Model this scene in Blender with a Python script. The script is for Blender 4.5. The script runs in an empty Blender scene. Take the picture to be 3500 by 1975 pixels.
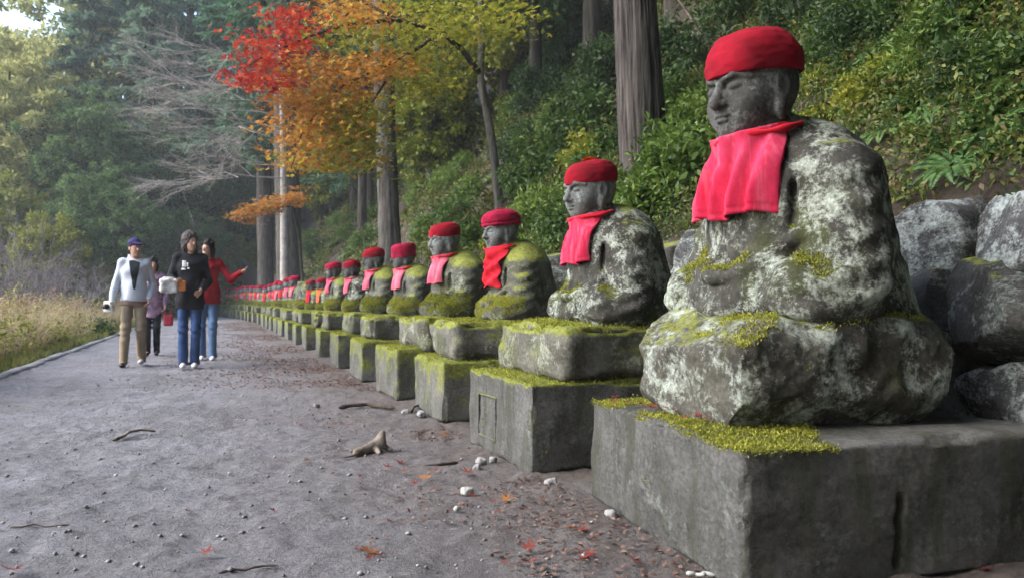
import bpy, math, random
import numpy as np
from mathutils import Vector, Matrix

R = math.radians
PI = math.pi
SC = bpy.context.scene
COL = SC.collection
rng = np.random.default_rng(7)
random.seed(7)

# ------------------------------------------------------------------ camera, sky, sun, exposure
YAW = 20.98
CAM_H = 0.87
cam_d = bpy.data.cameras.new('camera')
cam = bpy.data.objects.new('camera', cam_d)
COL.objects.link(cam)
cam.location = (0, 0, CAM_H)
cam.rotation_euler = (R(90 + 0.82), 0, R(-YAW))
cam_d.sensor_width = 36
cam_d.lens = 27.25
cam_d.clip_start = 0.05
cam_d.clip_end = 3000
cam_d.dof.use_dof = True
cam_d.dof.focus_distance = 3.3
cam_d.dof.aperture_fstop = 5.0
SC.camera = cam

SUN_DIR = Vector((-0.84, 0.12, 0.70)).normalized()      # towards the sun
world = bpy.data.worlds.new('World')
SC.world = world
world.use_nodes = True
wn = world.node_tree.nodes
wl = world.node_tree.links
sky = wn.new('ShaderNodeTexSky')
sky.sky_type = 'NISHITA'
sky.sun_disc = False
sky.sun_elevation = math.asin(SUN_DIR.z)
sky.sun_rotation = math.atan2(SUN_DIR.x, SUN_DIR.y)
sky.air_density = 1.0
sky.dust_density = 1.8
sky.ozone_density = 1.0
bg = wn.get('Background') or wn.new('ShaderNodeBackground')
bg.inputs['Strength'].default_value = 0.12
wl.new(sky.outputs['Color'], bg.inputs['Color'])
wo = wn.get('World Output') or wn.new('ShaderNodeOutputWorld')
wl.new(bg.outputs['Background'], wo.inputs['Surface'])

sun_d = bpy.data.lights.new('sun', 'SUN')
sun_d.energy = 0.85
sun_d.angle = R(40)
sun_d.color = (1.0, 0.975, 0.94)
sun = bpy.data.objects.new('sun', sun_d)
COL.objects.link(sun)
sun.rotation_euler = SUN_DIR.to_track_quat('Z', 'Y').to_euler()

SC.view_settings.view_transform = 'Standard'
SC.view_settings.look = 'None'
SC.view_settings.gamma = 1
SC.view_settings.use_curve_mapping = False
SC.view_settings.exposure = 2.35
SC.render.engine = 'CYCLES'
cy = SC.cycles
cy.max_bounces = 6
cy.diffuse_bounces = 3
cy.glossy_bounces = 2
cy.transmission_bounces = 4
cy.transparent_max_bounces = 6
cy.volume_bounces = 0
cy.caustics_reflective = False
cy.caustics_refractive = False
cy.use_denoising = True
cy.use_adaptive_sampling = True
cy.adaptive_threshold = 0.02

# ------------------------------------------------------------------ object helpers
def link(name, data, parent=None):
    o = bpy.data.objects.new(name, data)
    COL.objects.link(o)
    if parent is not None:
        o.parent = parent
    return o

def tag(o, label=None, cat=None, group=None, kind=None):
    if label: o['label'] = label
    if cat: o['category'] = cat
    if group: o['group'] = group
    if kind: o['kind'] = kind
    return o

def empty(name, loc=(0, 0, 0), rz=0, scale=1.0):
    o = link(name, None)
    o.location = loc
    o.rotation_euler = (0, 0, rz)
    o.scale = (scale,) * 3
    o.empty_display_size = 0.1
    return o

def mesh_np(name, V, F, mat=None, smooth=True):
    V = np.asarray(V, dtype=np.float32).reshape(-1, 3)
    F = np.asarray(F, dtype=np.int32)
    me = bpy.data.meshes.new(name)
    n = F.shape[1]
    me.vertices.add(len(V)); me.vertices.foreach_set('co', V.ravel())
    me.loops.add(F.size); me.loops.foreach_set('vertex_index', F.ravel())
    me.polygons.add(len(F))
    me.polygons.foreach_set('loop_start', np.arange(0, F.size, n, dtype=np.int32))
    me.polygons.foreach_set('loop_total', np.full(len(F), n, dtype=np.int32))
    if smooth:
        me.polygons.foreach_set('use_smooth', np.ones(len(F), dtype=bool))
    me.update(calc_edges=True)
    me.validate()
    if mat is not None:
        me.materials.append(mat)
    return me

def set_mat(o, mat):
    """An object of a shared mesh with its own material."""
    if not o.data.materials:
        o.data.materials.append(mat)
    o.material_slots[0].link = 'OBJECT'
    o.material_slots[0].material = mat
    return o

def copy_tree(o, parent=None):
    c = o.copy()
    COL.objects.link(c)
    if parent is not None:
        c.parent = parent
    for ch in list(o.children):
        copy_tree(ch, c)
    return c

class Parts:
    """Collects quads and triangles (as degenerate-free quads) into one mesh."""
    def __init__(self):
        self.V, self.F, self.n = [], [], 0
    def add(self, V, F):
        V = np.asarray(V, float).reshape(-1, 3)
        self.V.append(V); self.F.append(np.asarray(F, int) + self.n)
        self.n += len(V)
    def mesh(self, name, mat, smooth=True):
        return mesh_np(name, np.concatenate(self.V), np.concatenate(self.F), mat, smooth)

# ------------------------------------------------------------------ noise
_T = np.random.default_rng(3).random((64, 64, 64)).astype(np.float32) * 2 - 1
def vnoise(P):
    P = np.asarray(P, dtype=np.float32)
    i = np.floor(P).astype(np.int64)
    f = P - i
    f = f * f * (3 - 2 * f)
    i0 = i & 63; i1 = (i + 1) & 63
    x0, y0, z0 = i0[..., 0], i0[..., 1], i0[..., 2]
    x1, y1, z1 = i1[..., 0], i1[..., 1], i1[..., 2]
    fx, fy, fz = f[..., 0], f[..., 1], f[..., 2]
    a = _T[x0, y0, z0] * (1 - fx) + _T[x1, y0, z0] * fx
    b = _T[x0, y1, z0] * (1 - fx) + _T[x1, y1, z0] * fx
    c = _T[x0, y0, z1] * (1 - fx) + _T[x1, y0, z1] * fx
    d = _T[x0, y1, z1] * (1 - fx) + _T[x1, y1, z1] * fx
    return (a * (1 - fy) + b * fy) * (1 - fz) + (c * (1 - fy) + d * fy) * fz

def fbm(P, scale=1.0, octv=4, off=0.0):
    P = np.asarray(P, dtype=np.float32) * scale + off
    s, a, t = 0, 1.0, 0
    for _ in range(octv):
        s = s + a * vnoise(P); t += a
        P = P * 2.03 + 11.7; a *= 0.5
    return s / t

def vnormals(V, F):
    a = V[F[:, 2]] - V[F[:, 0]]
    b = V[F[:, 3 if F.shape[1] == 4 else 1]] - V[F[:, 1 if F.shape[1] == 4 else 0]]
    n = np.cross(a, b) if F.shape[1] == 4 else np.cross(b, a)
    N = np.zeros_like(V)
    for k in range(F.shape[1]):
        np.add.at(N, F[:, k], n)
    return N / np.maximum(np.linalg.norm(N, axis=1, keepdims=True), 1e-9)

# ------------------------------------------------------------------ implicit sculpting
def rotm(rx=0, ry=0, rz=0):
    return np.array((Matrix.Rotation(R(rz), 3, 'Z') @ Matrix.Rotation(R(ry), 3, 'Y') @ Matrix.Rotation(R(rx), 3, 'X')))

class Field:
    def __init__(self, lo, hi, h):
        self.lo = np.array(lo, float); self.h = h
        self.n = np.ceil((np.array(hi, float) - self.lo) / h).astype(int) + 1
        self.ax = [self.lo[i] + h * np.arange(self.n[i]) for i in range(3)]
        self.v = np.full(tuple(self.n), 1.0, dtype=np.float32)
    def _sub(self, lo, hi, pad):
        s = []
        for i in range(3):
            a = int(np.floor((lo[i] - pad - self.lo[i]) / self.h)); b = int(np.ceil((hi[i] + pad - self.lo[i]) / self.h)) + 1
            a = max(0, a); b = min(self.n[i], b)
            if b <= a: return None, None
            s.append(slice(a, b))
        g = np.meshgrid(*[self.ax[i][s[i]] for i in range(3)], indexing='ij')
        return tuple(s), np.stack(g, -1).astype(np.float32)
    def _merge(self, s, d, k, sub):
        v = self.v[s]
        if sub:
            d = -d
            if k <= 0: self.v[s] = np.maximum(v, d); return
            hh = np.clip(0.5 - 0.5 * (v - d) / k, 0, 1)
            self.v[s] = v * (1 - hh) + d * hh + k * hh * (1 - hh)
        else:
            if k <= 0: self.v[s] = np.minimum(v, d); return
            hh = np.clip(0.5 + 0.5 * (v - d) / k, 0, 1)
            self.v[s] = v * (1 - hh) + d * hh - k * hh * (1 - hh)
    def ell(self, c, r, k=0.03, rot=None, sub=False, mod=None):
        c = np.array(c, float); r = np.array(r, float)
        m = max(r) if rot is not None else None
        ex = np.array([m] * 3) if m else r
        s, P = self._sub(c - ex, c + ex, k + 4 * self.h)
        if s is None: return self
        Q = P - c.astype(np.float32)
        if rot is not None: Q = Q @ rot.astype(np.float32)
        k0 = np.linalg.norm(Q / r, axis=-1); k1 = np.linalg.norm(Q / (r * r), axis=-1)
        d = k0 * (k0 - 1) / np.maximum(k1, 1e-6)
        if mod is not None: d = d + mod(P)
        self._merge(s, d, k, sub); return self
    def cone(self, a, b, ra, rb, k=0.02, sub=False, mod=None):
        a = np.array(a, float); b = np.array(b, float); m = max(ra, rb)
        s, P = self._sub(np.minimum(a, b) - m, np.maximum(a, b) + m, k + 4 * self.h)
        if s is None: return self
        ab = b - a
        t = np.clip(((P - a) @ ab) / max(ab @ ab, 1e-9), 0, 1)
        d = np.linalg.norm(P - a - t[..., None] * ab, axis=-1) - (ra + (rb - ra) * t)
        if mod is not None: d = d + mod(P)
        self._merge(s, d, k, sub); return self
    def box(self, c, hs, rd=0.01, k=0.0, rot=None, sub=False, mod=None):
        c = np.array(c, float); hs = np.array(hs, float)
        ex = np.array([np.linalg.norm(hs)] * 3) if rot is not None else hs
        s, P = self._sub(c - ex, c + ex, k + 4 * self.h)
        if s is None: return self
        Q = P - c
        if rot is not None: Q = Q @ rot
        q = np.abs(Q) - (hs - rd)
        d = np.linalg.norm(np.maximum(q, 0), axis=-1) + np.minimum(q.max(-1), 0) - rd
        if mod is not None: d = d + mod(P)
        self._merge(s, d, k, sub); return self
    def cut(self, fn):
        P = np.stack(np.meshgrid(*self.ax, indexing='ij'), -1).astype(np.float32)
        self.v = np.maximum(self.v, fn(P)); return self
    def mesh(self):
        v = self.v.copy()
        v[0], v[-1] = 1, 1; v[:, 0], v[:, -1] = 1, 1; v[:, :, 0], v[:, :, -1] = 1, 1
        n = np.array(v.shape)
        ins = v < 0
        cn = n - 1
        acc = np.zeros(tuple(cn) + (3,), dtype=np.float32); cnt = np.zeros(tuple(cn), dtype=np.float32)
        edges = []
        for a in range(3):
            sl0 = [slice(None)] * 3; sl1 = [slice(None)] * 3
            sl0[a] = slice(0, -1); sl1[a] = slice(1, None)
            A, B = v[tuple(sl0)], v[tuple(sl1)]
            ch = ins[tuple(sl0)] != ins[tuple(sl1)]
            idx = np.argwhere(ch)
            t = A[ch] / (A[ch] - B[ch])
            pos = idx.astype(np.float32); pos[:, a] += t
            edges.append((a, idx, ins[tuple(sl0)][ch]))
            b, c = [q for q in range(3) if q != a]
            for db in (0, -1):
                for dc in (0, -1):
                    ci = idx.copy(); ci[:, b] += db; ci[:, c] += dc
                    ok = (ci >= 0).all(1) & (ci < cn).all(1)
                    q = ci[ok]
                    np.add.at(acc, (q[:, 0], q[:, 1], q[:, 2]), pos[ok])
                    np.add.at(cnt, (q[:, 0], q[:, 1], q[:, 2]), 1)
        act = cnt > 0
        vid = np.full(tuple(cn), -1, dtype=np.int64)
        vid[act] = np.arange(act.sum())
        V = self.lo + self.h * (acc[act] / cnt[act][:, None])
        Fs = []
        for a, idx, inside in edges:
            b, c = (a + 1) % 3, (a + 2) % 3
            q = []
            for db, dc in ((-1, -1), (0, -1), (0, 0), (-1, 0)):
                ci = idx.copy(); ci[:, b] += db; ci[:, c] += dc
                q.append(vid[np.clip(ci[:, 0], 0, cn[0] - 1), np.clip(ci[:, 1], 0, cn[1] - 1), np.clip(ci[:, 2], 0, cn[2] - 1)])
            Q = np.stack(q, 1)
            Q[~inside] = Q[~inside][:, ::-1]
            Fs.append(Q)
        F = np.concatenate(Fs)
        F = F[(F >= 0).all(1)]
        return V, F

def sculpt(name, field, mat, rough=0.0, rs=8.0, seed=0.0, lump=0.0):
    V, F = field.mesh()
    if rough or lump:
        N = vnormals(V, F)
        d = rough * fbm(V, rs, 4, seed) if rough else 0
        if lump: d = d + lump * fbm(V, 3.0, 2, seed + 5)
        V = V + N * np.asarray(d)[:, None]
    return mesh_np(name, V, F, mat)

# ------------------------------------------------------------------ generic geometry
def grid_faces(nu, nv, wrap=False):
    i = np.arange(nu - 1 if not wrap else nu); j = np.arange(nv - 1)
    I, J = np.meshgrid(i, j, indexing='ij')
    I2 = (I + 1) % nu
    return np.stack([I * nv + J, I2 * nv + J, I2 * nv + J + 1, I * nv + J + 1], -1).reshape(-1, 4)

def tube(P, rad, ns=7):
    P = np.asarray(P, float); n = len(P)
    rad = np.broadcast_to(np.asarray(rad, float), (n,))
    T = np.gradient(P, axis=0); T /= np.maximum(np.linalg.norm(T, axis=1, keepdims=True), 1e-9)
    up = np.array([0, 0, 1.0]) if abs(T[0, 2]) < 0.9 else np.array([1.0, 0, 0])
    U = np.cross(T, up); U /= np.maximum(np.linalg.norm(U, axis=1, keepdims=True), 1e-9)
    W = np.cross(T, U)
    a = np.linspace(0, 2 * PI, ns, endpoint=False)
    V = P[None] + rad[None, :, None] * (np.cos(a)[:, None, None] * U[None] + np.sin(a)[:, None, None] * W[None])
    return V.reshape(-1, 3), grid_faces(ns, n, wrap=True)[:, ::-1]

def rough_block(hx, hy, hz, n=14, rd=0.03, rough=0.01, seed=0.0, scale=6.0, lump=0.0, chip=0.0):
    """A rounded, uneven block centred on its own origin."""
    mx = max(hx, hy, hz)
    Vs, Fs, off = [], [], 0
    H = np.array([hx, hy, hz])
    for a in range(3):
        for sg in (-1, 1):
            b, c = (a + 1) % 3, (a + 2) % 3
            nb = max(3, int(n * H[b] / mx)); nc = max(3, int(n * H[c] / mx))
            u, w = np.meshgrid(np.linspace(-1, 1, nb), np.linspace(-1, 1, nc), indexing='ij')
            P = np.zeros((nb * nc, 3))
            P[:, a] = sg * H[a]; P[:, b] = u.ravel() * H[b]; P[:, c] = w.ravel() * H[c]
            F = grid_faces(nb, nc) + off
            Fs.append(F if sg > 0 else F[:, ::-1]); Vs.append(P); off += len(P)
    V = np.concatenate(Vs); F = np.concatenate(Fs)
    key = np.round(V * 1e5).astype(np.int64)
    _, ix, inv = np.unique(key, axis=0, return_index=True, return_inverse=True)
    V = V[ix]; F = inv.reshape(-1)[F]
    inner = np.clip(V, -(H - rd), H - rd)
    D = V - inner
    L = np.linalg.norm(D, axis=1, keepdims=True)
    N = D / np.maximum(L, 1e-9)
    V = inner + N * rd
    d = rough * fbm(V, scale, 4, seed)
    if lump: d = d + lump * fbm(V, 1.4 / mx, 2, seed + 3)
    if chip:
        edge = (np.abs(N) > 0.2).sum(1) >= 2
        d = d - edge * chip * np.maximum(0, fbm(V, 7.0, 3, seed + 9)) * 2
    return V + N * np.asarray(d)[:, None], F

def leaf_quads(P, D, N, L, W, fold=0.12):
    """One folded diamond per leaf: base P, direction D, facing N."""
    P = np.asarray(P, float); n = len(P)
    D = D / np.maximum(np.linalg.norm(D, axis=1, keepdims=True), 1e-9)
    S = np.cross(D, N); S /= np.maximum(np.linalg.norm(S, axis=1, keepdims=True), 1e-9)
    N2 = np.cross(S, D)
    L = np.broadcast_to(np.asarray(L, float), (n,))[:, None]; W = np.broadcast_to(np.asarray(W, float), (n,))[:, None]
    m = P + D * L * 0.45 + N2 * L * fold
    V = np.stack([P, m + S * W * 0.5, P + D * L, m - S * W * 0.5], 1)
    return V.reshape(-1, 3), np.arange(n * 4).reshape(n, 4)

def runit(n, g=None):
    g = g or rng
    v = g.normal(size=(n, 3))
    return v / np.linalg.norm(v, axis=1, keepdims=True)

# ------------------------------------------------------------------ materials
def new_mat(name):
    m = bpy.data.materials.new(name); m.use_nodes = True
    nt = m.node_tree
    b = nt.nodes['Principled BSDF']
    return m, nt, b

def nd(nt, t, **kw):
    n = nt.nodes.new(t)
    for k, v in kw.items(): setattr(n, k, v)
    return n

def noise(nt, vec, scale, detail=6, rough=0.6, dist=0.0):
    n = nd(nt, 'ShaderNodeTexNoise')
    n.inputs['Scale'].default_value = scale; n.inputs['Detail'].default_value = detail
    n.inputs['Roughness'].default_value = rough; n.inputs['Distortion'].default_value = dist
    if vec is not None: nt.links.new(vec, n.inputs['Vector'])
    return n.outputs['Fac']

def ramp(nt, fac, stops, interp='LINEAR'):
    r = nd(nt, 'ShaderNodeValToRGB')
    e = r.color_ramp.elements
    r.color_ramp.interpolation = interp
    while len(e) < len(stops): e.new(0.5)
    for q, (p, c) in zip(e, stops):
        q.position = p
        q.color = (c, c, c, 1) if isinstance(c, (int, float)) else (*c, 1)
    nt.links.new(fac, r.inputs['Fac'])
    return r.outputs['Color']

def mix(nt, fac, a, b, mode='MIX'):
    m = nd(nt, 'ShaderNodeMix', data_type='RGBA', blend_type=mode)
    for sock, v in ((m.inputs[0], fac), (m.inputs[6], a), (m.inputs[7], b)):
        if isinstance(v, (int, float)): sock.default_value = v
        elif isinstance(v, tuple): sock.default_value = (*v, 1)
        else: nt.links.new(v, sock)
    return m.outputs[2]

def math_n(nt, op, a, b=None):
    m = nd(nt, 'ShaderNodeMath', operation=op)
    for i, v in enumerate((a, b)):
        if v is None: continue
        if isinstance(v, (int, float)): m.inputs[i].default_value = v
        else: nt.links.new(v, m.inputs[i])
    return m.outputs[0]

def bump(nt, b, h, strength=0.5, dist=0.02):
    n = nd(nt, 'ShaderNodeBump')
    n.inputs['Strength'].default_value = strength; n.inputs['Distance'].default_value = dist
    nt.links.new(h, n.inputs['Height']); nt.links.new(n.outputs['Normal'], b.inputs['Normal'])

def coords(nt, rnd=True):
    tc = nd(nt, 'ShaderNodeTexCoord')
    if not rnd: return tc.outputs['Object']
    oi = nd(nt, 'ShaderNodeObjectInfo')
    mp = nd(nt, 'ShaderNodeVectorMath', operation='ADD')
    sc = nd(nt, 'ShaderNodeMath', operation='MULTIPLY'); sc.inputs[1].default_value = 57.0
    nt.links.new(oi.outputs['Random'], sc.inputs[0])
    nt.links.new(tc.outputs['Object'], mp.inputs[0]); nt.links.new(sc.outputs[0], mp.inputs[1])
    return mp.outputs[0]

MOSS_A, MOSS_B = (0.27, 0.285, 0.06), (0.08, 0.10, 0.022)
def stone_mat(name, dark=(.035, .033, .03), mid=(.15, .148, .14), lichen=(.46, .50, .45), lich=0.5, moss=0.5, moss_lo=0.35, side_moss=0.0, sc=1.0, bstr=0.6, streak=0.0, algae=0.0, top_moss=0.0):
    m, nt, b = new_mat(name)
    v = coords(nt)
    base = ramp(nt, noise(nt, v, 3.2 * sc, 8, .65), [(.32, dark), (.62, mid), (.8, tuple(min(1, c * 1.35) for c in mid))])
    spk = noise(nt, v, 60 * sc, 4, .7)
    base = mix(nt, 0.75, base, ramp(nt, spk, [(.3, .35), (.7, 1.3)]), 'MULTIPLY')
    if algae:
        al = ramp(nt, noise(nt, v, 2.3 * sc, 6, .65, .4), [(.50, 0.0), (.62, 1.0)])
        base = mix(nt, math_n(nt, 'MULTIPLY', al, algae), base, mix(nt, spk, (.022, .028, .008), (.10, .115, .03)))
    # pale crusts of lichen
    big = noise(nt, v, 4.6 * sc, 4, .55, .6)
    fine = noise(nt, v, 15 * sc, 10, .8, .2)
    fine2 = noise(nt, v, 52 * sc, 6, .8)
    lf = math_n(nt, 'ADD', math_n(nt, 'MULTIPLY', big, .46), math_n(nt, 'MULTIPLY', fine, .42))
    lf = math_n(nt, 'ADD', lf, math_n(nt, 'MULTIPLY', fine2, .29))
    t = .70 - .17 * lich
    lm = ramp(nt, lf, [(t - .03, 0.0), (t + .03, .65), (t + .09, 1.0)])
    lc = mix(nt, ramp(nt, fine2, [(.35, 0.0), (.65, 1.0)]), (lichen[0] * .42, lichen[1] * .47, lichen[2] * .40), lichen)
    c = mix(nt, lm, base, lc)
    if streak:
        mp = nd(nt, 'ShaderNodeMapping'); mp.inputs['Scale'].default_value = (13, 13, 1.6)
        nt.links.new(v, mp.inputs['Vector'])
        st = ramp(nt, noise(nt, mp.outputs[0], 1.0, 8, .7), [(.48, 0.0), (.62, 1.0)])
        c = mix(nt, math_n(nt, 'MULTIPLY', st, streak), c, (.055, .058, .035))
    # moss on what faces up
    g = nd(nt, 'ShaderNodeNewGeometry')
    sep = nd(nt, 'ShaderNodeSeparateXYZ'); nt.links.new(g.outputs['Normal'], sep.inputs[0])
    up = math_n(nt, 'ADD', math_n(nt, 'MULTIPLY', sep.outputs['Z'], .55), math_n(nt, 'ADD', math_n(nt, 'MULTIPLY', noise(nt, v, 5.0 * sc, 6, .75), .66), math_n(nt, 'MULTIPLY', fine2, .26)))
    up = math_n(nt, 'ADD', up, side_moss)
    if top_moss:
        tc2 = nd(nt, 'ShaderNodeTexCoord'); s2 = nd(nt, 'ShaderNodeSeparateXYZ'); nt.links.new(tc2.outputs['Object'], s2.inputs[0])
        up = math_n(nt, 'ADD', up, math_n(nt, 'MULTIPLY', s2.outputs['Z'], top_moss))
    th = 1.25 - moss * .55
    mm = ramp(nt, up, [(th - .02 - moss_lo * .1, 0.0), (th + .08, 1.0)])
    mc = ramp(nt, noise(nt, v, 38 * sc, 5, .7), [(.3, MOSS_B), (.65, MOSS_A)])
    c = mix(nt, mm, c, mc)
    nt.links.new(c, b.inputs['Base Color'])
    b.inputs['Roughness'].default_value = .92
    b.inputs['Specular IOR Level'].default_value = .2
    h = math_n(nt, 'ADD', math_n(nt, 'MULTIPLY', fine, .8), math_n(nt, 'MULTIPLY', fine2, .45))
    h = math_n(nt, 'ADD', h, math_n(nt, 'MULTIPLY', lm, .25))
    bump(nt, b, h, bstr, .02)
    return m

def cloth_mat(name, col, col2=None, sc=1.0, fade=0.5, knit=0.0, rough=.9, sheen=.3, vert=0.0):
    m, nt, b = new_mat(name)
    v = coords(nt)
    col2 = col2 or tuple(c * .6 for c in col)
    c = mix(nt, ramp(nt, noise(nt, v, 6 * sc, 5, .6), [(.5 - fade * .25, 0.0), (.5 + fade * .25, 1.0)]), col2, col)
    if vert:
        mp = nd(nt, 'ShaderNodeMapping'); mp.inputs['Scale'].default_value = (34, 34, 3)
        nt.links.new(v, mp.inputs['Vector'])
        c = mix(nt, math_n(nt, 'MULTIPLY', ramp(nt, noise(nt, mp.outputs[0], 1.0, 5, .6), [(.48, 0.0), (.66, 1.0)]), vert), c, (.70, .24, .33))
        c = mix(nt, .5, c, ramp(nt, noise(nt, v, 55, 5, .7), [(.3, .7), (.7, 1.15)]), 'MULTIPLY')
    nt.links.new(c, b.inputs['Base Color'])
    b.inputs['Roughness'].default_value = rough
    b.inputs['Specular IOR Level'].default_value = .15
    b.inputs['Sheen Weight'].default_value = sheen
    b.inputs['Sheen Tint'].default_value = (*col, 1)
    w = nd(nt, 'ShaderNodeTexWave', bands_direction='Z')
    w.inputs['Scale'].default_value = 60 * sc if knit else 120
    w.inputs['Distortion'].default_value = 2.0; w.inputs['Detail'].default_value = 3; w.inputs['Detail Scale'].default_value = 6
    nt.links.new(v, w.inputs['Vector'])
    h = math_n(nt, 'ADD', math_n(nt, 'MULTIPLY', w.outputs['Fac'], knit * .14 if knit else .1), math_n(nt, 'MULTIPLY', noise(nt, v, 45 * sc, 4), .6))
    bump(nt, b, h, .5, .008)
    return m

def leaf_mat(name, cols, rough=.55, trans=.35, spec=.35):
    """Leaves whose colour varies from leaf to leaf and from plant to plant."""
    m, nt, b = new_mat(name)
    g = nd(nt, 'ShaderNodeNewGeometry')
    oi = nd(nt, 'ShaderNodeObjectInfo')
    tc = nd(nt, 'ShaderNodeTexCoord')
    n = noise(nt, tc.outputs['Object'], 1.3, 3, .6)
    f = math_n(nt, 'ADD', math_n(nt, 'MULTIPLY', g.outputs['Random Per Island'], .6), math_n(nt, 'MULTIPLY', n, .4))
    f = math_n(nt, 'ADD', f, math_n(nt, 'MULTIPLY', math_n(nt, 'SUBTRACT', oi.outputs['Random'], .5), .25))
    k = len(cols)
    c = ramp(nt, f, [(.15 + .7 * i / max(1, k - 1), q) for i, q in enumerate(cols)])
    nt.links.new(c, b.inputs['Base Color'])
    b.inputs['Roughness'].default_value = rough
    b.inputs['Specular IOR Level'].default_value = spec
    tr = nd(nt, 'ShaderNodeBsdfTranslucent'); nt.links.new(c, tr.inputs['Color'])
    ms = nd(nt, 'ShaderNodeMixShader'); ms.inputs[0].default_value = trans
    out = nt.nodes['Material Output']
    nt.links.new(b.outputs[0], ms.inputs[1]); nt.links.new(tr.outputs[0], ms.inputs[2])
    nt.links.new(ms.outputs[0], out.inputs['Surface'])
    return m

def bark_mat(name, a, c, sc=(1, 1, .12), fr=14):
    m, nt, b = new_mat(name)
    tc = nd(nt, 'ShaderNodeTexCoord')
    mp = nd(nt, 'ShaderNodeMapping'); mp.inputs['Scale'].default_value = sc
    nt.links.new(tc.outputs['Object'], mp.inputs['Vector'])
    n = noise(nt, mp.outputs[0], fr, 8, .7)
    n2 = noise(nt, tc.outputs['Object'], 2.0, 5, .6)
    col = ramp(nt, n, [(.35, a), (.62, c)])
    col = mix(nt, .5, col, ramp(nt, n2, [(.35, .55), (.65, 1.15)]), 'MULTIPLY')
    nt.links.new(col, b.inputs['Base Color'])
    b.inputs['Roughness'].default_value = .95; b.inputs['Specular IOR Level'].default_value = .15
    bump(nt, b, n, .9, .03)
    return m

def plain_mat(name, col, rough=.7, var=.25, sc=20, spec=.3):
    m, nt, b = new_mat(name)
    v = coords(nt)
    c = mix(nt, noise(nt, v, sc, 5, .6), tuple(x * (1 - var) for x in col), tuple(min(1, x * (1 + var)) for x in col))
    nt.links.new(c, b.inputs['Base Color'])
    b.inputs['Roughness'].default_value = rough; b.inputs['Specular IOR Level'].default_value = spec
    bump(nt, b, noise(nt, v, sc * 3, 4), .25, .005)
    return m

M = {}
M['statue'] = stone_mat('lichen_stone', (.022, .020, .016), (.08, .078, .068), (.54, .58, .52), lich=.57, moss=.42, algae=.85)
M['statue_mossy'] = stone_mat('mossy_stone', (.05, .048, .036), (.14, .138, .12), (.36, .39, .31), lich=.45, moss=.86, side_moss=.08, algae=.7)
M['head'] = stone_mat('dark_head_stone', (.04, .04, .037), (.12, .12, .117), (.27, .29, .28), lich=.46, moss=.0, bstr=.55)
M['head_pale'] = stone_mat('pale_head_stone', (.08, .085, .083), (.19, .20, .198), (.38, .42, .41), lich=.4, moss=.0, bstr=.35)
M['drum'] = stone_mat('boulder_stone', (.036, .033, .025), (.125, .12, .10), (.54, .58, .53), lich=.58, moss=.58, algae=.7)
M['drum_mossy'] = stone_mat('mossy_drum_stone', (.06, .058, .045), (.18, .175, .15), (.40, .40, .34), lich=.36, moss=1.0, side_moss=.10, algae=.6)
M['block'] = stone_mat('pedestal_stone', (.085, .082, .076), (.165, .163, .155), (.30, .30, .285), lich=.3, moss=.66, side_moss=.14, bstr=.9, streak=.6, top_moss=.7)
M['block_front'] = stone_mat('front_pedestal_stone', (.085, .082, .076), (.165, .163, .155), (.30, .30, .285), lich=.36, moss=.28, side_moss=.42, bstr=.95, streak=.65, top_moss=1.0)
M['block_mossy'] = stone_mat('mossy_pedestal_stone', (.085, .083, .07), (.19, .186, .168), (.34, .34, .31), lich=.25, moss=.84, side_moss=.27, bstr=.9, streak=.5, top_moss=.5)
M['rock'] = stone_mat('wall_rock', (.03, .029, .026), (.12, .118, .11), (.40, .44, .41), lich=.40, moss=.45)
M['rock_pale'] = stone_mat('pale_lichen_rock', (.035, .033, .03), (.12, .122, .122), (.56, .60, .60), lich=.66, moss=.15)
M['moss'] = leaf_mat('moss_blades', [(.11, .135, .018), (.31, .325, .045), (.46, .44, .09)], .8, .3, .1)
M['cap_red'] = cloth_mat('red_knit', (.29, .005, .018), (.18, .004, .012), knit=.4, sheen=.08)
M['cap_dark'] = cloth_mat('dark_red_knit', (.27, .008, .024), (.15, .005, .015), knit=.5, sheen=.08)
M['cap_crimson'] = cloth_mat('crimson_crochet', (.36, .008, .045), (.20, .005, .026), sc=1.5, knit=.8, sheen=.08)
M['bib_pink'] = cloth_mat('faded_pink_cotton', (.55, .010, .048), (.56, .04, .10), fade=.8, sc=.6, sheen=.1, vert=.28)
M['bib_rose'] = cloth_mat('rose_cotton', (.56, .05, .11), (.56, .17, .22), fade=.8, sheen=.1, vert=.4)
M['bib_red'] = cloth_mat('red_cotton', (.60, .018, .035), (.42, .01, .025))
M['bib_orange'] = cloth_mat('orange_cotton', (.62, .14, .04), (.55, .10, .06))
M['pom'] = cloth_mat('orange_wool', (.62, .16, .03), (.5, .06, .02), sc=3)

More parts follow.
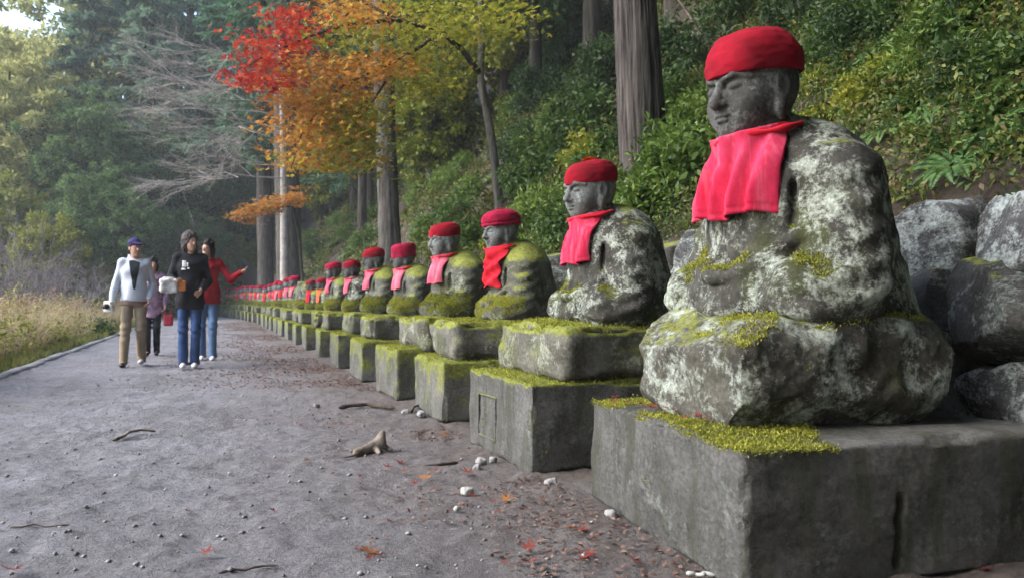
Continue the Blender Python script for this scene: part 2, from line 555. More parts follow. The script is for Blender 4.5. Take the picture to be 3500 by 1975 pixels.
def ground_mat():
    m, nt, b = new_mat('packed_gravel')
    v = coords(nt, False)
    big = noise(nt, v, .35, 4, .5)
    med = noise(nt, v, 2.6, 7, .68)
    fin = noise(nt, v, 26, 8, .75)
    grit = noise(nt, v, 95, 3, .8)
    c = ramp(nt, med, [(.3, (.205, .202, .212)), (.55, (.272, .270, .286)), (.75, (.325, .323, .345))])
    c = mix(nt, .8, c, ramp(nt, fin, [(.3, .52), (.5, 1.0), (.7, 1.28)]), 'MULTIPLY')
    c = mix(nt, .6, c, ramp(nt, grit, [(.35, .62), (.6, 1.25)]), 'MULTIPLY')
    sep = nd(nt, 'ShaderNodeSeparateXYZ'); nt.links.new(v, sep.inputs[0])
    e = math_n(nt, 'ADD', math_n(nt, 'MULTIPLY', sep.outputs['X'], .35), math_n(nt, 'MULTIPLY', med, .9))
    c = mix(nt, .75, c, ramp(nt, noise(nt, v, .9, 6, .65, .8), [(.32, (.66, .63, .62)), (.5, (1.0, .99, .99)), (.68, (1.14, 1.14, 1.17))]), 'MULTIPLY')
    soil = ramp(nt, e, [(.42, 0.0), (1.0, 1.0)])
    c = mix(nt, soil, c, ramp(nt, fin, [(.3, (.10, .080, .068)), (.7, (.21, .18, .158))]))
    damp_shade = ramp(nt, noise(nt, v, 1.1, 5, .7, .5), [(.60, 0.0), (.70, 1.0)])  # damp patches, deepened to paint in the shadows of bumps
    c = mix(nt, math_n(nt, 'MULTIPLY', damp_shade, .6), c, (.15, .138, .135))
    bump_shade = ramp(nt, noise(nt, v, 7.5, 8, .75, 1.0), [(.54, 0.0), (.66, 1.0)])  # dark blotches painted as the shadows of bumps
    c = mix(nt, math_n(nt, 'MULTIPLY', bump_shade, .62), c, (.125, .115, .115))
    fine_bump_shade = ramp(nt, noise(nt, v, 19, 7, .75, .8), [(.53, 0.0), (.66, 1.0)])  # finer blotches, bump shadow put into the colour
    c = mix(nt, math_n(nt, 'MULTIPLY', fine_bump_shade, .6), c, (.11, .102, .104))
    lt = ramp(nt, noise(nt, v, 13, 8, .75, .6), [(.58, 0.0), (.70, 1.0)])
    c = mix(nt, math_n(nt, 'MULTIPLY', lt, .5), c, (.42, .41, .43))
    nt.links.new(c, b.inputs['Base Color'])
    b.inputs['Roughness'].default_value = .9; b.inputs['Specular IOR Level'].default_value = .25
    h = math_n(nt, 'ADD', math_n(nt, 'MULTIPLY', fin, 1.0), math_n(nt, 'MULTIPLY', grit, .4))
    bump(nt, b, h, 1.0, .035)
    return m
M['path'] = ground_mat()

def soil_mat(name, a, c):
    m, nt, b = new_mat(name)
    v = coords(nt, False)
    col = ramp(nt, noise(nt, v, 3.5, 8, .7), [(.3, a), (.7, c)])
    nt.links.new(col, b.inputs['Base Color']); b.inputs['Roughness'].default_value = .95
    bump(nt, b, noise(nt, v, 12, 8, .7), .9, .08)
    return m
M['soil'] = soil_mat('leaf_mould', (.022, .017, .012), (.075, .055, .035))
M['turf'] = soil_mat('rough_turf', (.05, .06, .025), (.16, .15, .06))
M['kerb'] = stone_mat('kerb_stone', (.25, .25, .25), (.42, .42, .42), (.5, .5, .5), lich=.2, moss=.1)
M['cedar'] = bark_mat('cedar_bark', (.018, .015, .013), (.125, .11, .102), (1, 1, .06), 30)
M['bark'] = bark_mat('grey_bark', (.026, .023, .019), (.135, .122, .108))
M['bark_dark'] = bark_mat('dark_bark', (.02, .018, .015), (.075, .066, .055))
M['bark_pale'] = bark_mat('pale_bark', (.07, .064, .055), (.23, .215, .19))
M['twig'] = bark_mat('pale_twigs', (.30, .265, .235), (.52, .475, .43), (1, 1, 1), 6)
M['twig_grey'] = bark_mat('grey_twigs', (.12, .10, .105), (.27, .24, .25), (1, 1, 1), 6)
M['wood'] = bark_mat('weathered_wood', (.14, .11, .085), (.36, .31, .26), (1, 1, 1), 10)
M['wood_dark'] = bark_mat('damp_wood', (.04, .032, .026), (.13, .10, .08), (1, 1, 1), 10)
M['leaf_green'] = leaf_mat('green_leaves', [(.022, .055, .014), (.055, .11, .022), (.11, .18, .036)])
M['leaf_dark'] = leaf_mat('dark_leaves', [(.018, .04, .014), (.04, .08, .024), (.07, .12, .034)])
M['leaf_bright'] = leaf_mat('bright_leaves', [(.045, .09, .018), (.10, .175, .03), (.20, .27, .05)])
M['leaf_yellow'] = leaf_mat('yellow_green_leaves', [(.09, .13, .015), (.20, .23, .025), (.33, .31, .04)])
M['leaf_mixed'] = leaf_mat('mixed_ground_leaves', [(.010, .026, .009), (.028, .06, .014), (.065, .115, .022), (.125, .175, .032), (.18, .19, .045), (.15, .095, .04)])
M['needle'] = leaf_mat('conifer_sprays', [(.045, .10, .058), (.09, .18, .105), (.15, .26, .145)], .6, .4)
M['needle_blue'] = leaf_mat('blue_green_sprays', [(.06, .12, .08), (.12, .20, .13), (.19, .29, .18)], .6, .45)
M['leaf_wood'] = leaf_mat('wood_leaves', [(.05, .10, .03), (.11, .19, .06), (.20, .28, .09)], .6, .45)
M['leaf_wood_dark'] = leaf_mat('shady_wood_leaves', [(.03, .065, .028), (.065, .125, .05), (.11, .18, .065)], .6, .4)
M['leaf_pale'] = leaf_mat('pale_autumn_leaves', [(.20, .22, .07), (.40, .40, .14), (.54, .50, .20)], .6, .5)
M['maple_red'] = leaf_mat('red_maple_leaves', [(.24, .02, .018), (.44, .04, .022), (.54, .13, .04)], .6, .55)
M['maple_orange'] = leaf_mat('orange_maple_leaves', [(.34, .12, .02), (.46, .22, .04), (.54, .35, .08)], .6, .55)
M['maple_yellow'] = leaf_mat('yellow_maple_leaves', [(.11, .145, .02), (.25, .26, .03), (.46, .38, .05)], .6, .55)
M['fern'] = leaf_mat('fern_fronds', [(.045, .10, .03), (.09, .19, .05), (.16, .26, .07)])
M['grass_dry'] = leaf_mat('dry_grass', [(.26, .22, .11), (.45, .37, .22), (.56, .47, .31), (.46, .31, .23)], .7, .4, .1)
M['grass_green'] = leaf_mat('green_grass', [(.09, .12, .03), (.20, .22, .06), (.32, .29, .09)], .7, .35, .1)
M['weed'] = leaf_mat('straw_weed_leaves', [(.22, .19, .08), (.40, .34, .16), (.52, .45, .24)], .7, .4, .1)
M['weed_pink'] = leaf_mat('russet_weed_leaves', [(.24, .13, .10), (.40, .25, .19), (.50, .36, .27)], .7, .4, .1)
M['litter'] = leaf_mat('leaf_litter', [(.09, .052, .04), (.17, .095, .075), (.25, .165, .13), (.15, .115, .09)], .8, .15, .1)
M['fallen_red'] = leaf_mat('fallen_red_leaf', [(.17, .035, .03), (.27, .075, .06)], .8, .2, .1)
M['fallen_orange'] = leaf_mat('fallen_orange_leaf', [(.30, .11, .035), (.40, .19, .06)], .8, .2, .1)
M['pebble'] = plain_mat('pebble_stone', (.28, .275, .27), .85, .4, 30)
M['pebble_white'] = plain_mat('white_pebble_stone', (.46, .455, .43), .8, .2, 30)
M['skin'] = plain_mat('skin', (.50, .29, .21), .6, .06, 25)

# ------------------------------------------------------------------ setting: ground, path, hillside
def row_x(y):
    return 2.12 - 0.003 * np.maximum(0, np.asarray(y, float) - 24) ** 2

def sheet(name, xs, ys, zf, mat):
    X, Y = np.meshgrid(xs, ys, indexing='ij')
    V = np.stack([X, Y, zf(X, Y)], -1).reshape(-1, 3)
    return link(name, mesh_np(name, V, grid_faces(len(xs), len(ys)), mat))

def path_z(X, Y):
    P = np.stack([X, Y, np.zeros_like(X)], -1)
    return 0.014 * fbm(P, 1.2, 3) + 0.020 * fbm(P, 5.5, 3, 4.0) + 0.012 * fbm(P, 18, 2, 2.0)

g = sheet('ground', np.linspace(-600, 600, 25), np.linspace(-600, 600, 25), lambda X, Y: np.full_like(X, -4.5), M['soil'])
tag(g, kind='structure')
yy = np.concatenate([np.arange(-6, 1.2, .12), np.arange(1.2, 6, .022), np.arange(6, 14, .06), np.arange(14, 70, .4)])
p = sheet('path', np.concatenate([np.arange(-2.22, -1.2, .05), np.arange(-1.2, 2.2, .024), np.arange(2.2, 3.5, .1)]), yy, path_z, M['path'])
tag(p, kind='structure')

def bank_z(X, Y):
    d = np.maximum(0, -2.3 - X)
    P = np.stack([X, Y, np.zeros_like(X)], -1)
    return 0.02 - 0.05 * np.minimum(d, 2.5) ** 1.0 - 0.30 * np.maximum(0, d - 4.0) * (d < 14) - 3.0 * (d >= 14) + 0.05 * fbm(P, 1.3, 3)
b_ = sheet('riverside_ground', np.linspace(-40, -2.34, 60), np.linspace(-15, 110, 120), bank_z, M['turf'])
tag(b_, kind='structure')

WALL_X = 3.05
def hill_z(X, Y):
    P = np.stack([X, Y, np.zeros_like(np.asarray(X, float))], -1)
    base = np.asarray(row_x(Y)) - 2.12
    d = np.maximum(0, np.asarray(X, float) - base - WALL_X - .05)
    z0 = 1.17 + .08 * np.sin(np.asarray(Y, float) * .7)
    return z0 + 1.02 * d + .25 * fbm(P, .45, 3) * np.minimum(1, d * 2) + .10 * fbm(P, 1.9, 3, 3.0) * np.minimum(1, d * 2)
hx = np.concatenate([np.linspace(3.16, 8, 50), np.linspace(8.4, 45, 45)])
hy = np.concatenate([np.linspace(-14, 1, 25), np.linspace(1.2, 16, 90), np.linspace(16.6, 95, 70)])
hx_, hy_ = np.meshgrid(hx, hy, indexing='ij')
hX = hx_ + (row_x(hy_) - 2.12)
hV = np.stack([hX, hy_, hill_z(hX, hy_)], -1).reshape(-1, 3)
hill = link('hillside', mesh_np('hillside', hV, grid_faces(len(hx), len(hy)), M['soil']))
tag(hill, kind='structure')
# soil behind the stones of the wall
w_ = sheet('earth_bank', np.array([3.14, 3.145, 3.30]), hy, lambda X, Y: np.where(X < 3.142, -.3, hill_z(np.maximum(X, 3.17), Y) - .015), M['soil'])
wv = np.array([v.co[:] for v in w_.data.vertices]); wv[:, 0] += row_x(wv[:, 1]) - 2.12
w_.data.vertices.foreach_set('co', wv.astype(np.float32).ravel())
tag(w_, kind='structure')

# kerb of separate stones
kerb = empty('kerb', (-2.27, 0, 0)); tag(kerb, kind='structure')
kv = [mesh_np('kerb_stone', *rough_block(.075, .47, .12, 12, .025, .006, 3.1 * i, 5), M['kerb']) for i in range(3)]
for i in range(46):
    o = link('kerb_stone', kv[i % 3], kerb)
    o.location = (random.uniform(-.012, .012), 0.5 + i * .96, -.092 + random.uniform(-.008, .008))
    o.rotation_euler = (0, random.uniform(-.03, .03), random.uniform(-.012, .012))

# ------------------------------------------------------------------ dry stone wall behind the row
wall = empty('dry_stone_wall', (WALL_X - .03, 0, 0))
tag(wall, 'dry stone wall of dark lichened boulders behind the seated statues', 'stone wall')
def facet(V, seed, lo=.72, hi=.95, n=9):
    """Splits flat faces off a rounded stone."""
    g = np.random.default_rng(seed)
    ext = np.abs(V).max(0)
    U = V / ext
    for _ in range(n):
        d = g.normal(size=3); d /= np.linalg.norm(d)
        k = U @ d; lim = k.max() * g.uniform(lo, hi)
        U = U - np.maximum(0, k - lim)[:, None] * d * .92
    return U * ext
rockv = []
for i in range(7):
    hxr, hyr, hzr = (.26, .30 + .05 * (i % 3), .23)
    V, F = rough_block(hxr * 1.12, hyr * 1.12, hzr * 1.12, 34, .10, .02, 7.7 * i, 6, lump=.06)
    V = facet(V, 40 + i, .70, .92, 11)
    V = V + vnormals(V, F) * (.016 * fbm(V, 14, 4, i))[:, None]
    rockv.append(mesh_np('stone', V, F, M['rock']))
z0s = [.14, .47, .80, 1.10]
for c, z in enumerate(z0s):
    y = -3.0 + .27 * c
    while y < (22 if c < 2 else 18):
        w = random.uniform(.19, .33)
        o = link('stone', random.choice(rockv), wall)
        o.scale = (random.uniform(.85, 1.15), w / .33, random.uniform(.72, .90))
        o.location = (row_x(y) - 2.12 + .05 * c + random.uniform(-.06, .08), y + w, z + random.uniform(-.05, .05))
        o.rotation_euler = (random.uniform(-.18, .18), random.uniform(-.15, .15), random.uniform(-.3, .3) + (PI if random.random() < .5 else 0))
        pale = (1.9 < y + w < 3.4 and c >= 2 and random.random() < .75) or random.random() < .14
        set_mat(o, M['rock_pale'] if pale else M['rock'])
        y += 2 * w * .93

# ------------------------------------------------------------------ statue meshes
def body_field(h, slim=1.0):
    f = Field((-.72, -.72, -.02), (.72, .62, .86), h)
    folds = lambda P: .007 * np.sin(60 * P[..., 2] + 22 * P[..., 1] + 3 * np.sin(9 * P[..., 0]))
    f.ell((0, -.05, .38), (.38, .26, .42), 0)
    f.ell((0, -.07, .585), (.405, .22, .135), .10)
    f.ell((0, -.15, .42), (.36, .22, .36), .12)
    f.cone((0, -.14, .55), (0, -.15, -.05), .27, .46, .10)
    f.ell((0, .08, .46), (.25, .14, .24), .08)
    f.cone((0, .0, .6), (0, .08, .78), .17, .13, .08)
    for s in (-1, 1):
        f.cone((s * .33, -.05, .56), (s * .40, .0, .20), .115, .14, .08, mod=folds)
        f.cone((s * .40, .0, .19), (s * .12, .215, .185), .12, .085, .05, mod=folds)
        f.ell((s * .37, .12, .11), (.13, .20, .13), .05, rotm(0, 0, s * 25), mod=folds)
        f.ell((s * .27, .10, .08), (.19, .17, .155), .05, mod=folds)
    f.ell((0, .05, .07), (.43, .25, .16), .06)
    
    f.ell((0, .15, .15), (.16, .12, .075), .05)
    # hands laid together
    for s in (-1, 1):
        f.ell((s * .045, .265, .20), (.10, .055, .032), .015, rotm(0, 0, s * -14))
        for q in range(4):
            f.cone((s * .05, .295 - q * .017, .215 + .004 * q), (-s * .055, .30 - q * .017, .22), .013, .011, .006)
    for s in (-1, 1):
        f.cone((s * .245, .12, .54), (s * .285, .16, .27), .020, .026, .015, sub=True)          # between arm and chest
        f.cone((s * .45, .12, .085), (s * .24, .26, .11), .026, .006, .02, sub=True)           # under the sleeve
        f.cone((s * .30, .10, .36), (s * .16, .24, .245), .030, .022, .012)                     # sleeve hem
        f.cone((s * .36, -.02, .40), (s * .40, .10, .22), .012, .012, .012, sub=True)
        f.cone((s * .46, -.02, .36), (s * .47, .06, .16), .012, .012, .012, sub=True)
        f.cone((s * .12, .27, .06), (s * .36, .18, .05), .012, .012, .012, sub=True)
    # robe edges crossing on the chest
    f.cone((.19, .07, .66), (-.05, .235, .27), .036, .030, .012)
    f.cone((-.19, .07, .66), (.06, .225, .29), .034, .028, .012)
    f.cone((.24, .04, .63), (.12, .22, .24), .028, .028, .012)
    f.cone((-.24, .04, .63), (-.14, .21, .26), .028, .028, .012)
    f.cone((-.30, .30, .0), (.22, .30, .0), .05, .05, .02, sub=True)
    f.cut(lambda P: -P[..., 2])
    return f

def head_field(h):
    f = Field((-.26, -.26, -.27), (.26, .29, .28), h)
    f.ell((0, -.02, .045), (.182, .205, .20), 0)
    f.ell((0, .03, -.07), (.155, .165, .165), .06)
    f.ell((0, .10, -.165), (.075, .065, .055), .05)
    f.cone((0, -.03, -.12), (0, -.03, -.26), .13, .13, .04)
    for s in (-1, 1):
        f.ell((s * .085, .105, -.065), (.060, .055, .075), .04)
        f.ell((s * .066, .192, .018), (.052, .034, .026), .02, sub=True)
        f.ell((s * .066, .158, .012), (.040, .028, .019), .008)
        f.cone((s * .018, .187, .050), (s * .075, .178, .064), .012, .014, .012)
        f.cone((s * .075, .178, .064), (s * .135, .125, .045), .014, .010, .012)
        f.ell((s * .028, .196, -.062), (.020, .018, .016), .010)
        f.ell((s * .172, -.015, -.005), (.024, .046, .070), .02)
        f.ell((s * .172, .0, -.095), (.024, .032, .055), .02)
        f.ell((s * .198, -.005, .0), (.012, .024, .042), .012, sub=True)
    f.cone((0, .178, .045), (0, .216, -.052), .016, .030, .012)
    f.ell((0, .20, -.118), (.052, .03, .030), .02, sub=True)
    f.ell((0, .180, -.107), (.046, .022, .011), .006)
    f.ell((0, .176, -.130), (.038, .022, .012), .006)
    f.cone((-.03, .197, -.150), (.03, .197, -.150), .010, .010, .012, sub=True)
    return f

bodyF = body_field(.0125)
BODY = sculpt('body', bodyF, M['statue'], .016, 9, 0, .02)
BODY2 = sculpt('body', body_field(.022), M['statue_mossy'], .02, 7, 31, .035)
HEAD = sculpt('head', head_field(.0062), M['head'], .005, 16, 2)
HEAD2 = sculpt('head', head_field(.012), M['head_pale'], .006, 12, 20)

def cap_mesh(kind):
    if kind == 'beret':
        pr = [(.196, -.012), (.206, -.006), (.210, .012), (.213, .05), (.208, .09), (.192, .130), (.165, .163), (.125, .188), (.075, .202), (.03, .208), (.0005, .209)]
    elif kind == 'tall':
        pr = [(.194, -.09), (.204, -.085), (.208, -.05), (.207, .02), (.204, .08), (.196, .12), (.172, .148), (.12, .162), (.06, .166), (.0005, .167)]
    elif kind == 'crochet':
        pr = [(.192, -.015), (.212, -.008), (.222, .01), (.214, .032), (.224, .045), (.222, .08), (.214, .11), (.19, .138), (.15, .160), (.09, .176), (.04, .182), (.0005, .184)]
    else:
        pr = [(.194, -.02), (.204, -.012), (.207, .01), (.206, .05), (.195, .095), (.17, .130), (.13, .155), (.07, .170), (.0005, .174)]
    pr = np.array(pr)
    t = np.linspace(0, len(pr) - 1, 46)
    rr = np.interp(t, np.arange(len(pr)), pr[:, 0]); zz = np.interp(t, np.arange(len(pr)), pr[:, 1])
    a = np.linspace(0, 2 * PI, 72, endpoint=False)
    A, I = np.meshgrid(a, np.arange(46), indexing='ij')
    V = np.stack([rr[I] * np.cos(A) * .97, rr[I] * np.sin(A) * 1.08, zz[I]], -1).reshape(-1, 3)
    am = .022 if kind == 'crochet' else .017
    n = fbm(V, 9, 4, len(kind) * 3.3) * am
    if kind == 'crochet': n = n + .006 * np.sin(A.ravel() * 26) * np.clip((.05 - zz[I].ravel()) * 20, 0, 1)
    nn = V.copy(); nn[:, 2] *= 1.5; nn /= np.maximum(np.linalg.norm(nn, axis=1, keepdims=True), 1e-6)
    V = V + nn * n[:, None]
    V = V + nn * (.004 * fbm(V, 60, 2))[:, None]
    V[:, 2] += .012 * V[:, 1] / .2 * (-1)
    F = grid_faces(72, 46, wrap=True)
    # inner fold so the rim has thickness
    me = mesh_np('cap', V, F, M['cap_red'])
    return me
CAPS = {k: cap_mesh(k) for k in ('beret', 'tall', 'crochet', 'dome')}

# samples the front of the body so a bib can lie on it
_fv = bodyF
def front_y(x, z):
    ix = np.clip(np.round((x - _fv.lo[0]) / _fv.h).astype(int), 0, _fv.n[0] - 1)
    iz = np.clip(np.round((z - _fv.lo[2]) / _fv.h).astype(int), 0, _fv.n[2] - 1)
    col = _fv.v[ix, :, iz] < 0
    j = _fv.n[1] - 1 - np.argmax(col[:, ::-1], axis=1)
    return np.where(col.any(1), _fv.ax[1][j], -.2)

def bib_mesh(kind, w_top=.165, w_bot=.235, z_top=.785, z_bot=.43, amp=.012, freq=7, seed=0):
    nu, nv = 61, 41
    u, v = np.meshgrid(np.linspace(-1, 1, nu), np.linspace(0, 1, nv), indexing='ij')
    th = u * R(105)
    xt = w_top * np.sin(th); yt = .07 + w_top * np.cos(th)
    xb = u * w_bot
    z = z_top + (z_bot - z_top) * v - .035 * (1 - v) * np.cos(th) - .012 * np.cos(u * 5 + seed) * v
    k = np.clip(v / .45, 0, 1); k = k * k * (3 - 2 * k)
    x = xt * (1 - k) + xb * k
    x = x * (1 + .0 * v)
    y = front_y(x.ravel(), z.ravel()).reshape(x.shape)
    y = np.maximum(y, .0)
    for _ in range(3):
        m_ = y.copy()
        m_[1:-1] = np.maximum(y[1:-1], np.maximum(y[:-2], y[2:]))
        m_[:, 1:-1] = np.maximum(m_[:, 1:-1], np.maximum(m_[:, :-2], m_[:, 2:]))
        y = m_
    k2 = np.clip(v / .30, 0, 1)
    y = yt * (1 - k2) + y * k2
    for _ in range(8):                       # cloth bridges hollows: smooth, never sinking in
        ys = y.copy()
        ys[1:-1] = (y[:-2] + y[2:] + 2 * y[1:-1]) / 4
        ys[:, 1:-1] = (ys[:, :-2] + ys[:, 2:] + 2 * ys[:, 1:-1]) / 4
        y = np.maximum(ys, y - .004)
    y = y + .042 + .006 * v
    g = .15 + .85 * np.clip(v * 1.8, 0, 1)
    P0 = np.stack([x * 3.0, z * .8, np.full_like(x, seed)], -1)
    fold = np.sin(u * freq * (1.0 + .15 * v) + 1.4 * fbm(P0, 1.5, 2) * 3 + seed) * amp * g + .9 * amp * fbm(np.stack([x * 22, z * 5, x * 0], -1), 1.0, 4, seed) - .006 * np.exp(-((v - .93) / .012) ** 2)
    if kind == 'scarf':
        fold = .028 * fbm(np.stack([x, z, x * 0], -1), 11, 4, seed) + .02 * np.sin(z * 40 + u * 4)
    y = y + fold
    V = np.stack([x, y, z], -1).reshape(-1, 3)
    back = V.copy(); back[:, 1] -= .010
    n = len(V)
    F = grid_faces(nu, nv)
    # rim
    idx = np.arange(n).reshape(nu, nv)
    loop = np.concatenate([idx[:, 0], idx[-1, 1:], idx[-2::-1, -1], idx[0, -2:0:-1]])
    l2 = np.roll(loop, -1)
    rim = np.stack([loop, loop + n, l2 + n, l2], 1)
    return mesh_np('bib', np.concatenate([V, back]), np.concatenate([F[:, ::-1], F + n, rim[:, ::-1]]), M['bib_pink'])
BIBS = {'wide': bib_mesh('wide', freq=12, amp=.024), 'narrow': bib_mesh('narrow', .16, .205, amp=.022, freq=9, seed=2.2),
        'scarf': bib_mesh('scarf', .18, .24, .80, .36, seed=5.0), 'short': bib_mesh('short', .165, .22, .785, .43, freq=8, seed=8.1),
        'long': bib_mesh('long', .165, .25, .785, .33, freq=11, seed=3.7)}

def collar_mesh():
    a = np.linspace(R(-20), R(200), 48)
    P = np.stack([.182 * np.cos(a), .072 + .186 * np.sin(a), .775 - .038 * np.sin(a) + .006 * np.sin(a * 4)], -1)
    rad = .012 + .004 * np.sin(a * 9)
    rad[0] = rad[-1] = .004
    return mesh_np('collar', *tube(P, rad, 10), M['bib_red'])
COLLAR = collar_mesh()

def pom_mesh():
    n = 500
    d = runit(n); d[:, 2] = np.abs(d[:, 2])
    V, F = leaf_quads(d * .012, d + .3 * runit(n), runit(n), .055, .022)
    return mesh_np('pompom', V, F, M['pom'])
POM = pom_mesh()

# pedestal meshes
def moss_on(me, n, th, h, seed, nz=.65, keep=None, dens=5.0):
    """Short moss blades growing on the faces of a mesh that look up."""
    g = np.random.default_rng(seed + 90)
    V = np.zeros(len(me.vertices) * 3, np.float32); me.vertices.foreach_get('co', V); V = V.reshape(-1, 3)
    N = np.zeros(len(me.vertices) * 3, np.float32); me.vertices.foreach_get('normal', N); N = N.reshape(-1, 3)
    E = np.zeros(len(me.edges) * 2, np.int32); me.edges.foreach_get('vertices', E); E = E.reshape(-1, 2)
    sc = nz * N[:, 2] + .75 * fbm(V, dens, 4, seed)
    e = E[(sc[E] > th).all(1)]
    if keep is not None: e = e[keep(V[e[:, 0]])]
    if not len(e): e = E[:4]
    e = e[g.integers(0, len(e), n)]
    t = g.random((n, 1))
    P = V[e[:, 0]] * (1 - t) + V[e[:, 1]] * t + g.normal(size=(n, 3)) * .006
    Nn = N[e[:, 0]]
    D = Nn * .55 + np.array([0, 0, .35]) + runit(n, g) * .6
    Vq, Fq = leaf_quads(P - Nn * .004, D, runit(n, g), g.uniform(.5, 1.4, n) * h, h * .4)
    return mesh_np('moss', Vq, Fq, M['moss'])

BLOCKS = [mesh_np('base_block', *rough_block(.5, .5, .225, 56, .014, .014, 9.1 * i, 6, lump=.014, chip=.08), M['block']) for i in range(4)]
V, F = rough_block(.5, .5, .225, 150, .018, .012, 3.3, 6, lump=.014, chip=.025)
side = V[:, 0] < -.46                       # a crack runs down its near side
ck = np.exp(-((V[:, 1] - .06 - .018 * vnoise(V * np.array([0, 0, 22.0]) + 3.5)) / .008) ** 2) * np.clip((.07 - V[:, 2]) * 30, 0, 1) * np.clip((V[:, 2] + .19) * 30, 0, 1)
V[:, 0] += side * ck * .035
BLOCK1 = mesh_np('base_block', V, F, M['block'])
DRUMS = [mesh_np('upper_stone', *rough_block(.42, .42, .15, 40, .05, .026, 4.3 * i + 1, 6, lump=.035, chip=.06), M['drum_mossy']) for i in range(3)]
V, F = rough_block(.455, .48, .205, 90, .13, .03, 2.2, 5, lump=.06)
V = facet(V, 12, .80, .96, 10)
BOULDER = mesh_np('upper_stone', V + vnormals(V, F) * (.030 * fbm(V, 9, 5, 1.0))[:, None], F, M['drum'])
MOSS_N = [moss_on(BLOCKS[i], 8000, .36, .014, 3 * i, .62) for i in range(4)]
MOSS_D = [moss_on(DRUMS[i], 8000, .30, .014, 3 * i + 1, .62) for i in range(3)]
MOSS_B1 = moss_on(BLOCK1, 22000, .46, .010, 5, .7, lambda P: (P[:, 1] > .22 + .25 * fbm(P, 5, 3, 2.0)))
MOSS_B2 = moss_on(BOULDER, 8000, .42, .014, 8, .62)
MOSS_S = [moss_on(BODY, 4200, .50, .013, 12, .72, lambda P: P[:, 2] < .40, 4.0), moss_on(BODY2, 18000, -.14, .018, 17, .42, lambda P: (P[:, 2] < .31) & (P[:, 1] > -.02), 4.0), moss_on(BODY, 18000, -.10, .014, 13, .40, lambda P: (P[:, 2] < .27) & (P[:, 1] > .02), 4.0)]

FACE = R(90)      # local +y turned to face -x, across the path
def pedestal(x, y, hw, hd, hb, hu, label, group=None, mat='block_mossy', rot=0.0, dm='drum_mossy', first=False, i=0):
    t = empty('stone_pedestal', (x, y, 0), FACE + rot)
    tag(t, label, 'pedestal', group or 'pedestals of the statue row')
    b = link('base_block', BLOCK1 if first else BLOCKS[i % 4], t)
    b.scale = (hw / .5, hd / .5, hb / .45)
    b.location = (0, 0, hb / 2 - .01)
    set_mat(b, M[mat])
    d = link('upper_stone', BOULDER if first else DRUMS[i % 3], t)
    if first:
        d.scale = (1, 1, hu / .38); d.location = (.08, .04, hb + hu / 2 - .02)
    else:
        d.scale = (hw / .5, hd / .5, hu / .30); d.location = (0, -.02, hb + hu / 2 - .015); d.rotation_euler = (0, 0, (i % 4) * PI / 2)
    set_mat(d, M[dm])
    m = link('moss', MOSS_B1 if first else MOSS_N[i % 4], b); tag(m, kind='stuff')
    m = link('moss', MOSS_B2 if first else MOSS_D[i % 3], d); tag(m, kind='stuff')
    return t

def statue(x, y, z, s, label, cap=('beret', 'cap_red'), bib=('wide', 'bib_pink'), body='statue', head='head', rot=0.0, hrot=0.0, near=False, group=None, pom=False, collar='bib_red', headless=False, hs=1.0):
    t = empty('stone_statue', (x, y, z), FACE + rot, s)
    tag(t, label, 'statue', group or 'seated stone statues along the path')
    b = link('body', BODY if near else BODY2, t); set_mat(b, M[body])
    m = link('moss', MOSS_S[(2 if s < .8 else 0) if near else 1], b); tag(m, kind='stuff')
    if bib:
        bb = link('bib', BIBS[bib[0]], t); set_mat(bb, M[bib[1]])
    if headless: return t
    hd = link('head', HEAD if near else HEAD2, t); set_mat(hd, M[head])
    hd.location = (0, .115, .935); hd.rotation_euler = (R(-3), 0, hrot); hd.scale = (hs * .88,) * 3
    if collar:
        c = link('collar', COLLAR, t); set_mat(c, M[collar])
    if cap:
        c = link('cap', CAPS[cap[0]], hd); set_mat(c, M[cap[1]])
        c.location = (0, -.015, .085)
        if pom:
            pm = link('pompom', POM, c); pm.location = (0, 0, .165); pm.scale = (1.1, 1.1, .6)
    return t

ROW = []
def place(y, ztop, px=None, **kw): pass

# 1: the big one nearest the camera
ped1 = pedestal(2.13, 2.435, .615, .63, .44, .37, 'largest grey stone pedestal nearest the camera, mossy top with a rough boulder on it', mat='block_front', dm='drum', first=True, i=0, rot=R(-5.5))
statue(2.14, 2.57, .765, 1.0, 'largest seated stone statue nearest the camera, smooth red beret and wide pink bib', near=True, hrot=R(5))

